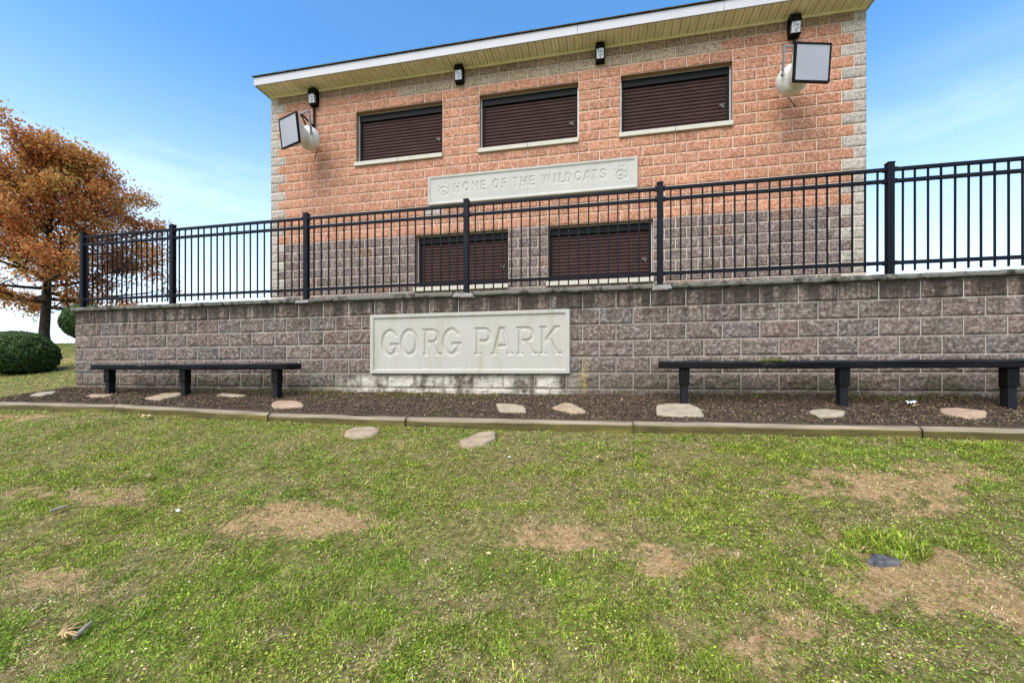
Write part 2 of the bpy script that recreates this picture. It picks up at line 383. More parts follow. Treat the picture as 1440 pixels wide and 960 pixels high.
# bare soil patches measured on the lawn: photo x, y, half-width, half-height, strength
PATCH = [(440, 728, 95, 22, 1.0), (350, 742, 60, 12, 0.6), (150, 700, 60, 12, 0.8), (60, 695, 70, 10, 0.4), (1235, 690, 110, 28, 0.85), (1290, 800, 150, 45, 1.0), (1210, 835, 60, 30, 0.9), (1390, 820, 90, 50, 0.8),
         (925, 782, 45, 22, 0.8), (1010, 778, 45, 12, 0.7), (770, 755, 70, 16, 0.6), (1340, 665, 70, 14, 0.6), (20, 588, 50, 6, 0.8), 
         (92, 508, 16, 10, 0.45), (80, 815, 60, 18, 0.5), (1120, 875, 60, 15, 0.45), (490, 700, 40, 10, 0.5), (1080, 920, 60, 15, 0.45), ]
_pc = []
for px, py, hw, hh, st in PATCH:
    a = hit(px, py); b = hit(px + hw, py); c = hit(px, py + hh); d_ = hit(px, py - hh)
    _pc.append((a[0], a[1], max(0.08, math.hypot(b[0] - a[0], b[1] - a[1])), max(0.08, abs(c[1] - d_[1]) / 2), st))
def bare(s, n):
    r = np.zeros(np.shape(s))
    ws = (fbm(s * 3.1, n * 3.1, 4, 21) - 0.5) * 1.5
    for a, b, rx, ry, st in _pc:
        q = ((s - a) / rx) ** 2 + ((n - b) / ry) ** 2
        r = np.maximum(r, (st * .45 + .36) * np.clip(1.15 - q * 0.62 + ws * 1.25, 0, 1))
    rag = (fbm(s * 11, n * 13, 4, 23) - 0.5) * 2.4
    r = np.clip(r + rag * np.clip(r * 3, 0, 1) * (r < .98 + rag), 0, 1)
    g = np.clip((fbm(s * 1.1 + 9, n * 1.5, 4, 33) - 0.64) * 4, 0, 0.25)
    return np.clip(np.maximum(r, g), 0, 1)

def grid_sheet(name, ss, nn, zfun, mat, kind='structure', attr=None, **kw):
    Sg, Ng = np.meshgrid(ss, nn); Z = zfun(Sg, Ng)
    V = np.stack([Sg, Ng, Z], -1).reshape(-1, 3); a, b = len(ss), len(nn)
    i = (np.arange(b - 1)[:, None] * a + np.arange(a - 1)[None]).ravel()
    Fc = np.stack([i, i + 1, i + a + 1, i + a], -1)
    o = mesh_np(name, V, Fc, mat, smooth=True, attrs={k: f(V[:, 0], V[:, 1]) for k, f in (attr or {}).items()})
    tag(o, kind=kind, **kw); return o
def lawn_mat():
    k = N('lawn_soil', 0.97, 0.08); v = k.co()
    a = k.noise(v, 2.5, 6, 0.6); b = k.noise(v, 26, 6, 0.7); c3 = k.noise(v, 110, 3)
    soil = k.mix(k.ramp(b, (0.35, 0.0), (0.65, 1.0)), (0.36, 0.215, 0.09), (0.62, 0.42, 0.215))
    soil = k.mix(k.ramp(c3, (0.3, 0.6), (0.5, 0.0)), soil, (0.16, 0.085, 0.04))
    thatch = k.mix(k.ramp(b, (0.38, 0.0), (0.62, 1.0)), (0.095, 0.088, 0.024), (0.31, 0.265, 0.095))
    far = k.mix(k.ramp(a, (0.35, 0.0), (0.65, 1.0)), (0.085, 0.12, 0.028), (0.15, 0.17, 0.05))
    thatch = k.mix(k.mapr(k.sepxyz(v)['Y'], 7, 14), thatch, far)
    bz = k.math('ADD', k.attr('bare').outputs['Fac'], k.mapr(k.noise(v, 34, 5, 0.75), 0.3, 0.7, -0.75, 0.60))
    soil = k.mix(k.ramp(k.noise(v, 58, 4, 0.8), (0.56, 0.0), (0.66, 0.75)), soil, (0.10, 0.085, 0.03))
    k.color(k.mix(k.ramp(bz, (0.35, 0.0), (0.65, 1.0)), thatch, soil))
    k.bump(k.noise(v, 45, 6, 0.75), 0.9, 0.03); return k.m
M['lawn'] = lawn_mat()
fine_s = np.arange(-9, 7.01, 0.05); fine_n = np.concatenate([np.arange(-3, 0.5, 0.15), np.arange(0.5, NW, 0.045)])
ss = np.concatenate([[-400, -200, -100, -60, -40], np.arange(-30, -9, 0.3), fine_s, np.arange(7.3, 20, 0.4), [25, 40, 80, 200, 400]])
nn = np.concatenate([[-200, -100, -50, -30, -20, -12, -8, -5], fine_n, np.arange(NW, 20, 0.12), [21, 23, 26, 30, 40, 60, 100, 200, 400]])
grid_sheet('lawn', ss, nn, ground, M['lawn'], attr={'bare': bare})
def mulch_mat():
    k = N('brown_mulch', 0.97, 0.08); v = k.co()
    b = k.noise(k.co(1, 1.6, 1), 38, 6, 0.75); a = k.noise(v, 3, 4)
    c = k.mix(k.ramp(b, (0.38, 0.0), (0.65, 1.0)), (0.040, 0.026, 0.018), (0.19, 0.135, 0.10))
    k.color(k.mix(k.ramp(a, (0.5, 0.0), (0.7, 0.5)), c, (0.10, 0.085, 0.03))); k.bump(b, 1.0, 0.03); return k.m
M['mulch'] = mulch_mat()
def bedz(s, n): return ground(s, n) + 0.012 + 0.03 * (fbm(s * 4, n * 4, 3, 77) - 0.4)
grid_sheet('mulch_bed', np.arange(S_END - 0.25, S_R, 0.06), np.linspace(NT + 0.07, NW + 0.05, 26), bedz, M['mulch'])
grid_sheet('terrace', np.array([S_END + 0.05, -4, 0, 5, 20, 60, 200]), np.array([5.75, 8.5, 12, 20, 60, 300]), lambda s, n: np.full(np.shape(s), 2.66), M['lawn'])

# ------------------------------------------------------------------ rock-faced block work
H = 0.2032
def block_face(blocks, yf, nx, nz, cols, seed, bulge=0.018, amp=0.020, gap=0.0048, edge=0.010, parent=None, name='', mat=None):
    """blocks: (s0,s1,z0,z1); faces look towards -y; yf = the plane of the mortar"""
    bl = np.array(blocks); nb = len(bl)
    u = np.linspace(0, 1, nx + 1); v = np.linspace(0, 1, nz + 1); U, W = np.meshgrid(u, v); U = U.ravel(); W = W.ravel()
    s0 = bl[:, 0] + gap; s1 = bl[:, 1] - gap; z0 = bl[:, 2] + gap; z1 = bl[:, 3] - gap
    X = s0[:, None] + (s1 - s0)[:, None] * U; Z = z0[:, None] + (z1 - z0)[:, None] * W
    ex = np.minimum(X - s0[:, None], s1[:, None] - X); ez = np.minimum(Z - z0[:, None], z1[:, None] - Z)
    e = np.clip(np.minimum(ex, ez) / edge, 0, 1); e = e * (2 - e)
    r = np.random.default_rng(seed); ob = r.uniform(0, 50, nb)[:, None]
    tilt = r.normal(0, 0.03, nb)[:, None] * (U - 0.5) * 0.4 + r.normal(0, 0.04, nb)[:, None] * (W - 0.5) * 0.2
    rel = fbm(X * 9 + ob, Z * 11, 2, seed) * 0.55 + np.abs(fbm(X * 16, Z * 22 + ob, 4, seed + 3) - 0.5) * 1.6
    Y = yf - (0.004 + e * (bulge * 0.5 + amp * (rel - 0.22) + tilt * 0.5 + r.uniform(-.004, .004, nb)[:, None]))
    Y = np.minimum(Y, yf - 0.0042)
    V = np.stack([X, Y, Z], -1)                       # nb, nv, 3
    nv = V.shape[1]; a = nx + 1
    i = (np.arange(nz)[:, None] * a + np.arange(nx)[None]).ravel(); q = np.stack([i, i + 1, i + a + 1, i + a], -1)
    Fc = (q[None] + (np.arange(nb) * nv)[:, None, None]).reshape(-1, 4)
    # skirt back to the mortar
    rim = np.concatenate([np.arange(0, a), np.arange(a - 1, nv, a)[1:], np.arange(nv - a, nv)[::-1][1:], np.arange(0, nv, a)[::-1][1:-1]])
    rv = V[:, rim].copy(); rv[:, :, 1] = yf + 0.006; base = nb * nv; k = len(rim)
    j = np.arange(k); jn = (j + 1) % k
    sk = np.stack([np.broadcast_to(rim[j], (nb, k)) + (np.arange(nb) * nv)[:, None], base + j + (np.arange(nb) * k)[:, None], base + jn + (np.arange(nb) * k)[:, None], np.broadcast_to(rim[jn], (nb, k)) + (np.arange(nb) * nv)[:, None]], -1).reshape(-1, 4)
    c = np.asarray(cols)[:, None, :] * np.ones((1, nv, 1)); c2 = np.asarray(cols)[:, None, :] * np.ones((1, k, 1))
    Vall = np.concatenate([V.reshape(-1, 3), rv.reshape(-1, 3)]); C = np.concatenate([c.reshape(-1, 3), c2.reshape(-1, 3)])
    return mesh_np(name, Vall, [np.concatenate([Fc, sk])], mat, parent=parent, col=C)
def holes_sheet(mb, s0, s1, z0, z1, y, holes):
    xs = sorted({s0, s1, *[h[0] for h in holes], *[h[1] for h in holes]}); zs = sorted({z0, z1, *[h[2] for h in holes], *[h[3] for h in holes]})
    for a, b in zip(xs, xs[1:]):
        for c, d in zip(zs, zs[1:]):
            m = ((a + b) / 2, (c + d) / 2)
            if any(h[0] < m[0] < h[1] and h[2] < m[1] < h[3] for h in holes): continue
            mb.add([(a, y, c), (b, y, c), (b, y, d), (a, y, d)], [(0, 1, 2, 3)])
def clip_block(b, holes):
    s0, s1, z0, z1 = b
    for h in holes:
        zc = (z0 + z1) / 2
        if h[2] < zc < h[3]:
            if s0 >= h[0] - .01 and s1 <= h[1] + .01: return None
            if s0 < h[0] < s1 and s1 <= h[1] + 0.02: s1 = h[0]
            elif s0 < h[1] < s1 and s0 >= h[0] - 0.02: s0 = h[1]
    return (s0, s1, z0, z1) if s1 - s0 > 0.04 else None

# ------------------------------------------------------------------ concession building
NB = 8.616; Z1 = 6.259 + ZC      # Z1: first bed joint under the top course
bpx = [391, 411, 432, 454.5, 477.5, 500, 525, 547.5, 572.5, 596.3, 622.5, 647, 672.8, 700.7, 728, 755.8, 784.2, 813, 843, 872.9, 903, 934.4, 966.2, 998.5, 1031, 1064, 1097.5, 1131.8, 1167.4, 1200.4]
_bi = np.concatenate([[0], np.arange(30) + 0.5, [30]]); _bs = np.array([s_at(p, NB) for p in [379.6] + bpx + [1219.6]])
_pf = np.polyfit(_bi, _bs, 3)
def BS(i): return float(np.polyval(_pf, i))
def BZ(k): return Z1 - k * H        # k = bed joints below the first
B0, B1 = BS(0), BS(30); ZT = 2.66
ZSOF = Z1 + 0.225
wins = [(5.5, 10.5, 2, 8), (12.5, 17.5, 2, 8), (19.5, 24.5, 2, 8), (9, 14, 16, 22), (16, 21, 16, 22)]
holes = [(BS(a), BS(b), BZ(d), BZ(c)) for a, b, c, d in wins]
plq = (s_at(602.3, NB), s_at(896.5, NB), BZ(13), BZ(10))
bld = empty('concession_building', ((B0 + B1) / 2, NB + 4, ZT), 'two-tone orange and brown block building with roller shutters above the fence', 'building')
r0 = np.random.default_rng(3)
reg, cols, lq, lqc, rq, rqc = [], [], [], [], [], []
def vary(c, sd=0.10): 
    q = 1 + r0.normal(0, sd); return [max(0.01, x * q * (1 + r0.normal(0, 0.012))) for x in c]
for row in range(0, 27):
    zt = BZ(row - 1) if row else Z1 + H; zb = BZ(row)
    if row == 0: continue
    # row 1 = top course
    zt, zb = BZ(row - 2) if row > 1 else Z1 + 0.19, BZ(row - 1)
    if zb < ZT - 0.1: break
    odd = row % 2 == 1
    js = [0] + [i + (0.5 if odd else 0) for i in range(0 if odd else 1, 30)] + ([30] if True else [])
    for a, b in zip(js, js[1:]):
        q = clip_block((BS(a), BS(b), zb, zt), holes + [plq])
        if q is None: continue
        cream = vary((0.515, 0.45, 0.38), 0.06)
        if a == 0: lq.append(q); lqc.append(cream); continue
        if b == 30: rq.append(q); rqc.append(cream); continue
        if row == 1: c = vary((0.36, 0.235, 0.145), 0.07)
        elif row == 2 and 7.2 < a < 23.8: c = vary((0.49, 0.37, 0.235), 0.07)
        elif row <= 17: c = vary((0.58, 0.255, 0.14), 0.07)
        else: c = vary((0.185, 0.130, 0.112), 0.12) if r0.random() > 0.08 else vary((0.24, 0.13, 0.09), 0.1)
        if 12.6 < row < 15.4 and 9.2 < a < 9.8 and row >= 14: c = vary((0.50, 0.44, 0.38), 0.05)
        reg.append(q); cols.append(c)
wall_p = block_face(reg, NB + 0.022, 14, 7, cols, 11, bulge=0.008, amp=0.013, parent=bld, name='block_facade', mat=M['block'])
block_face(lq, NB + 0.022, 12, 7, lqc, 12, bulge=0.014, amp=0.022, parent=bld, name='quoin_column', mat=M['block'])
block_face(rq, NB + 0.022, 12, 7, rqc, 13, bulge=0.014, amp=0.022, parent=bld, name='quoin_column', mat=M['block'])
mb = MB(); holes_sheet(mb, B0 + 0.004, B1 - 0.004, ZT - 0.3, Z1 + 0.19, NB + 0.019, holes); mb.build('mortar_joints', M['mortar'], bld)
DEP = 8.0
mb = MB()
holes_sheet(mb, B0 + 0.01, B1 - 0.01, ZT - 0.3, ZSOF, NB + 0.23, holes)
mb.add([(B0 + .01, NB + .02, ZT - .3), (B0 + .01, NB + DEP, ZT - .3), (B0 + .01, NB + DEP, ZSOF), (B0 + .01, NB + .02, ZSOF)], [(0, 1, 2, 3)])
mb.add([(B1 - .01, NB + .02, ZT - .3), (B1 - .01, NB + DEP, ZT - .3), (B1 - .01, NB + DEP, ZSOF), (B1 - .01, NB + .02, ZSOF)], [(3, 2, 1, 0)])
mb.add([(B0 + .01, NB + DEP, ZT - .3), (B1 - .01, NB + DEP, ZT - .3), (B1 - .01, NB + DEP, ZSOF), (B0 + .01, NB + DEP, ZSOF)], [(0, 1, 2, 3)])
def side_mat():
    k = N('side_blockwork', 0.92, 0.15); v = k.co(); ax = k.sepxyz(v)
    cmb = k.n('ShaderNodeCombineXYZ'); k.l(ax['Y'], cmb.inputs[0]); k.l(k.math('ADD', ax['Z'], 0.02), cmb.inputs[1])
    br = k.n('ShaderNodeTexBrick'); k.l(cmb.outputs[0], br.inputs['Vector']); br.inputs['Scale'].default_value = 1
    br.inputs['Brick Width'].default_value = 0.4064; br.inputs['Row Height'].default_value = H; br.inputs['Mortar Size'].default_value = 0.006
    hi = k.mix(k.mapr(ax['Z'], 1.946, 1.948), (0.185, 0.130, 0.112), (0.50, 0.175, 0.080))
    k.l(hi, br.inputs['Color1']); k.l(k.mix(1, hi, (0.85, 0.85, 0.85), 'MULTIPLY'), br.inputs['Color2']); br.inputs['Mortar'].default_value = (0.6, 0.52, 0.42, 1)
    k.color(br.outputs[0]); k.bump(k.noise(v, 42, 5, 0.7), 0.8, 0.02); return k.m
M['side'] = side_mat()
mb.build('side_and_back_walls', M['side'], bld)
M['reveal'] = simple('reveal_block', (0.36, 0.21, 0.14), 0.95, 0.1, 0, 0.15, 5, 0.5)
# windows with roller shutters
wlabels = ['left upper shuttered opening', 'middle upper shuttered opening', 'right upper shuttered opening', 'left lower shuttered counter opening', 'right lower shuttered counter opening']
for wi, (a, b, c, d) in enumerate(holes):
    ys = NB + 0.185; sill = 0.085
    mb = MB(); g = 0.045
    ou = [(a + .004, c + sill), (a + .022, c + sill), (a + .022, d - .020), (b - .022, d - .020), (b - .022, c + sill), (b - .004, c + sill), (b - .004, d - .004), (a + .004, d - .004)]
    mb.add([(x, ys - .055, z) for x, z in ou] + [(x, ys + .04, z) for x, z in ou], [(0, 1, 2, 7), (7, 2, 3, 6), (6, 3, 4, 5), (8, 15, 10, 9), (15, 14, 11, 10), (14, 13, 12, 11)] + [(i, i + 8, (i + 1) % 8 + 8, (i + 1) % 8) for i in range(8)])
    win = mb.build('window', M['lead'], bld, origin=((a + b) / 2, ys, c)); win.parent = bld
    win.location = Vector(((a + b) / 2, ys, c)) - Vector(bld.location)
    for xg in (a + .024, b - .024 - g):
        mb = MB(); mb.box(xg, xg + g, ys - 0.03, ys + .04, c + sill, d - .176); mb.build('shutter_guide', M['fixture'], win, bevel=0.004)
    mb = MB(); mb.box(a + .024, b - .024, ys - 0.05, ys + .06, d - .17, d - .023); mb.build('shutter_hood', M['fixture'], win, bevel=0.01)
    # slats: curved profile
    z = c + sill + 0.004; zt = d - .17; n = 14; sh = (zt - z) / n; V = []; x0, x1 = a + .068, b - .068; prof = []
    for i in range(n):
        zz = z + i * sh
        prof += [(0.012, 0.0), (0.012, 0.10 * sh / sh * 0.006), (-0.006, 0.012), (-0.011, 0.35 * sh), (-0.009, 0.75 * sh), (-0.002, sh - 0.006), (0.012, sh - 0.005)]
        prof[-7:] = [(ys + p, zz + q) for p, q in prof[-7:]]
    for (yy, zz) in prof: V += [(x0, yy, zz), (x1, yy, zz)]
    Fq = [(2 * i, 2 * i + 1, 2 * i + 3, 2 * i + 2) for i in range(len(prof) - 1)]
    mb = MB(); mb.add(V, Fq); mb.build('shutter', M['shutter'], win)
    mb = MB(); mb.box(x0, x1, ys - 0.022, ys + .02, c + sill, c + sill + .055); mb.build('bottom_bar', M['shutter'], win, bevel=0.004)
    mb = MB(); zl = c + (d - c) * 0.40; xl = b - 0.15
    mb.box(xl - .035, xl + .045, ys - .022, ys - .010, zl - .022, zl + .022); mb.tube([(xl - .05, ys - .035, zl - .01), (xl + .0, ys - .05, zl + .012), (xl + .05, ys - .035, zl + .012)], 0.009)
    mb.tube([(xl + .02, ys - .02, zl - .02), (xl + .02, ys - .03, zl - .06)], 0.012); mb.build('latch', M['latch'], win)
    mb = MB(); m_ = (a + b) / 2
    for x0_, x1_ in ((a - .03, m_ - .003), (m_ + .003, b + .004)):
        mb = MB(); mb.box(x0_, x1_, NB - 0.035, ys - .057, c - .002, c + sill); mb.build('sill_stone', M['sill'], win, bevel=0.008)
    mb = MB(); y0, y1 = NB + 0.018, NB + 0.23
    mb.add([(a, y0, c), (a, y1, c), (a, y1, d), (a, y0, d), (b, y0, c), (b, y1, c), (b, y1, d), (b, y0, d)], [(0, 1, 2, 3), (7, 6, 5, 4), (3, 2, 6, 7), (0, 4, 5, 1)])
    mb.build('reveal', M['reveal'], win)
# eaves
EV = 0.42
mb = MB(); mb.box(B0 + .01, B1 - .01, NB - .012, NB + .05, Z1 + .165, Z1 + .215); mb.build('frieze_board', M['frieze'], bld, bevel=0.006)
nrib = int((B1 - B0) / 0.15); mb = MB(); xs = np.linspace(B0 - .01, B1 + .01, nrib + 1); za = ZSOF - .020; V = []
for a, b in zip(xs, xs[1:]):
    pr = [(a, 0.0), (a + .002, 0.028), (a + .013, 0.028), (a + .016, 0.0), ((a + b) / 2 + .004, 0.0), ((a + b) / 2 + .006, 0.010), ((a + b) / 2 + .012, 0.0)]
    V += pr
V.append((xs[-1], 0.0))
vv = [];
for x, h in V: vv += [(x, NB - EV + .02, za + h), (x, NB + .045, za + h)]
mb.add(vv, [(2 * i, 2 * i + 1, 2 * i + 3, 2 * i + 2) for i in range(len(V) - 1)])
mb.build('soffit', M['soffit'], bld)
joints = [B0 - .045, s_at(812, NB - EV), s_at(1018, NB - EV), B1 + .045]
mb = MB()
for a, b in zip(joints, joints[1:]):
    mb = MB(); mb.box(a + .002, b - .002, NB - EV - .012, NB - EV + .018, ZSOF - .03, ZSOF + .150); mb.build('fascia_board', M['fascia'], bld, bevel=0.005)
for x in (B0 - .045, B1 + .012):
    mb = MB(); mb.box(x, x + .033, NB - EV + .021, NB + DEP, ZSOF - .03, ZSOF + .15); mb.build('rake_board', M['fascia'], bld, bevel=0.005)
# roof: low gable, ridge parallel to the front
zr = ZSOF + .153; rise = 1.35; ym = NB + DEP / 2; ex = 0.075; ye0 = NB - EV - .045; ye1 = NB + DEP + EV
mb = MB(); t = .018
for x0, x1 in ((B0 - ex, B1 + ex),):
    mb.add([(x0, ye0, zr), (x1, ye0, zr), (x1, ym, zr + rise), (x0, ym, zr + rise), (x0, ye0, zr + t), (x1, ye0, zr + t), (x1, ym, zr + rise + t), (x0, ym, zr + rise + t)],
           [(0, 3, 2, 1), (4, 5, 6, 7), (0, 1, 5, 4), (0, 4, 7, 3), (1, 2, 6, 5)])
    mb.add([(x0, ye1, zr), (x1, ye1, zr), (x1, ym, zr + rise), (x0, ym, zr + rise), (x0, ye1, zr + t), (x1, ye1, zr + t), (x1, ym, zr + rise + t), (x0, ym, zr + rise + t)],
           [(0, 1, 2, 3), (4, 7, 6, 5), (1, 0, 4, 5), (4, 0, 3, 7), (2, 1, 5, 6)])
mb.build('roof', M['shingle'], bld)
for x in (B0 + .01, B1 - .01):
    mb = MB(); mb.add([(x, NB - .3, ZSOF), (x, NB + DEP + .3, ZSOF), (x, ym, zr + rise - .01)], [(0, 1, 2)]); mb.build('gable', M['fascia'], bld)

# ------------------------------------------------------------------ retaining wall
K0 = 1.033 + ZC
wp = {0: 127.8, 1: 152.8, 2: 177.8, 3: 205.6, 4: 232.8, 5: 261, 6: 290.6, 7: 320.8, 8: 352, 9: 385.6, 10: 419, 11: 454, 12: 490.2, 13: 526.7, 14: 564.5, 15: 603.6, 16: 643.2, 17: 685.2, 18: 728, 20: 817.5, 21: 865.3, 22: 913.7, 23: 965, 24: 1016.6, 25: 1070.2, 26: 1125, 27: 1182, 28: 1239, 29: 1298, 30: 1356.5, 31: 1415.6}
_wi = np.array(sorted(wp)); _ws = np.array([s_at(wp[i], NW) for i in _wi]); _wf = np.polyfit(_wi, _ws, 3)
def WS(i):
    if i > 31: return float(np.polyval(_wf, 31)) + (i - 31) * 0.4064
    return float(np.polyval(_wf, i))
ZB = 1.2
wall = empty('retaining_wall', ((S_END + S_R) / 2, NW + 0.15, ZB), 'long brown split-face block retaining wall under the black fence', 'wall')
sg = (s_at(521.5, NW), s_at(801.5, NW), sz(660, 525.5, NW)[1], K0 - H + 0.004)
reg, cols = [], []
r0 = np.random.default_rng(5)
IR = 31 + (S_R - WS(31)) / 0.4064
for row in range(0, 8):
    zt, zb = K0 - row * H, K0 - (row + 1) * H
    off = 0 if row % 2 == 0 else 0.5
    js = [S_END] + [WS(i + off) for i in range(-1, int(IR) + 1) if S_END + .12 < WS(i + off) < S_R] + [S_R]
    for a, b in zip(js, js[1:]):
        q = clip_block((a, b, zb, zt), [sg])
        if q is None: continue
        if q[3] > sg[2] > q[2] and q[0] >= sg[0] - .02 and q[1] <= sg[1] + .02: q = (q[0], q[1], q[2], sg[2])
        if q[0] < sg[0] < q[1] and abs(q[3] - sg[2]) < 0.12 and q[3] > sg[2]: pass
        hsh = r0.random()
        c = vary((0.195, 0.145, 0.118), 0.08)
        if hsh < 0.13: c = vary((0.205, 0.142, 0.112), 0.06)
        elif hsh > 0.88: c = vary((0.165, 0.138, 0.122), 0.06)
        reg.append(q); cols.append(c)
# texture coordinates of the staining are measured from the wall's left foot, so its parts hang on that corner
wall.location = (S_END, NW + 0.15, ZB)
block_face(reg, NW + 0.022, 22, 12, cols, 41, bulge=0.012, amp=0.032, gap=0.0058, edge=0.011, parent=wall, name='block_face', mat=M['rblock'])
mb = MB(); mb.add([(S_END + .004, NW + .019, ZB - .4), (S_R, NW + .019, ZB - .4), (S_R, NW + .019, K0), (S_END + .004, NW + .019, K0)], [(0, 1, 2, 3)])
mb.add([(S_END + .004, NW + .019, ZB - .4), (S_END + .004, NW + .019, K0), (S_END + .004, NW + 5.0, K0), (S_END + .004, NW + 5.0, ZB - .4)], [(0, 1, 2, 3)])
mb.build('mortar_joints', M['rmortar'], wall)
# cap slabs with chipped lips; broken out and patched with pale concrete at the posts
NF = 5.525                       # fence line
post_px = [117, 243, 431, 656, 928, 1251]
posts = [s_at(p, NF) for p in post_px]; posts.append(posts[-1] + 2.44)
patch = {2: (0.13, 0.10), 3: (0.17, 0.12), 4: (0.10, 0.13)}
def cap_strip(a, b, seed):
    n = max(2, int((b - a) / 0.02)); xs = np.linspace(a, b, n + 1)
    prof = [(0.30, 0.0), (0.02, 0.0), (0.004, 0.006), (-0.034, 0.010), (-0.038, 0.022), (-0.038, 0.052), (-0.030, 0.064), (-0.012, 0.070), (0.05, 0.071), (0.30, 0.071)]
    V = np.zeros((n + 1, len(prof), 3))
    for j, (y, z) in enumerate(prof):
        w_ = 1.0 if 1 < j < 8 else 0
        V[:, j, 0] = xs; V[:, j, 1] = NW + y + w_ * (fbm(xs * 14 + seed, np.full(n + 1, j * .8), 3, seed) - .45) * 0.016
        V[:, j, 2] = K0 + 0.002 + z + w_ * (fbm(xs * 11, np.full(n + 1, j * .9 + 5), 3, seed + 2) - .5) * 0.013
    m = len(prof); i = (np.arange(n)[:, None] * m + np.arange(m - 1)[None]).ravel()
    F_ = np.stack([i, i + m, i + m + 1, i + 1], -1)
    vv = V.reshape(-1, 3); e0 = list(range(m)); e1 = [n * m + k for k in range(m)]
    return vv, F_, (e0[::-1], e1)
Vc, Fc4, ends, base = [], [], [], 0
gaps = sorted([(posts[i] - l, posts[i] + r) for i, (l, r) in patch.items()])
cuts = [(S_END - .035, s_at(1298, NW)), (s_at(1298, NW) + .004, S_R)]
segs = []
for a, b in cuts:
    x = a
    for g0, g1 in gaps:
        if a < g0 < b: segs.append((x, g0)); x = g1
    segs.append((x, b))
for k_, (a, b) in enumerate(segs):
    vv, ff, en = cap_strip(a, b, 50 + k_); Vc.append(vv); Fc4.append(ff + base); ends += [[i + base for i in e] for e in en]; base += len(vv)
me_cap = mesh_np('cap', np.concatenate(Vc), [np.concatenate(Fc4), np.array(ends)], M['cap'], parent=wall)
for k_, (g0, g1) in enumerate(gaps):
    xs = np.linspace(g0 + .002, g1 - .002, 16); ys = np.linspace(NW - 0.030, NW + .14, 9); X, Y = np.meshgrid(xs, ys)
    Z = K0 + 0.045 + 0.022 * (fbm(X * 16, Y * 16, 4, 60 + k_) - .3); Z[:, 0] -= .03; Z[:, -1] -= .03
    V = np.stack([X, Y, Z], -1).reshape(-1, 3); a_ = len(xs); i = (np.arange(len(ys) - 1)[:, None] * a_ + np.arange(a_ - 1)[None]).ravel()
    F1 = np.stack([i, i + 1, i + a_ + 1, i + a_], -1); fr = V[:a_].copy(); fr[:, 2] = K0 + .003; fr[:, 1] -= 0.012 * vnoise(fr[:, 0] * 30, fr[:, 0] * 0, 3); b0 = len(V)
    F2 = np.stack([np.arange(a_ - 1), b0 + np.arange(a_ - 1), b0 + np.arange(1, a_), np.arange(1, a_)], -1)
    mesh_np('repair_patch', np.concatenate([V, fr]), [np.concatenate([F1, F2])], M['patch'], parent=wall, smooth=True)

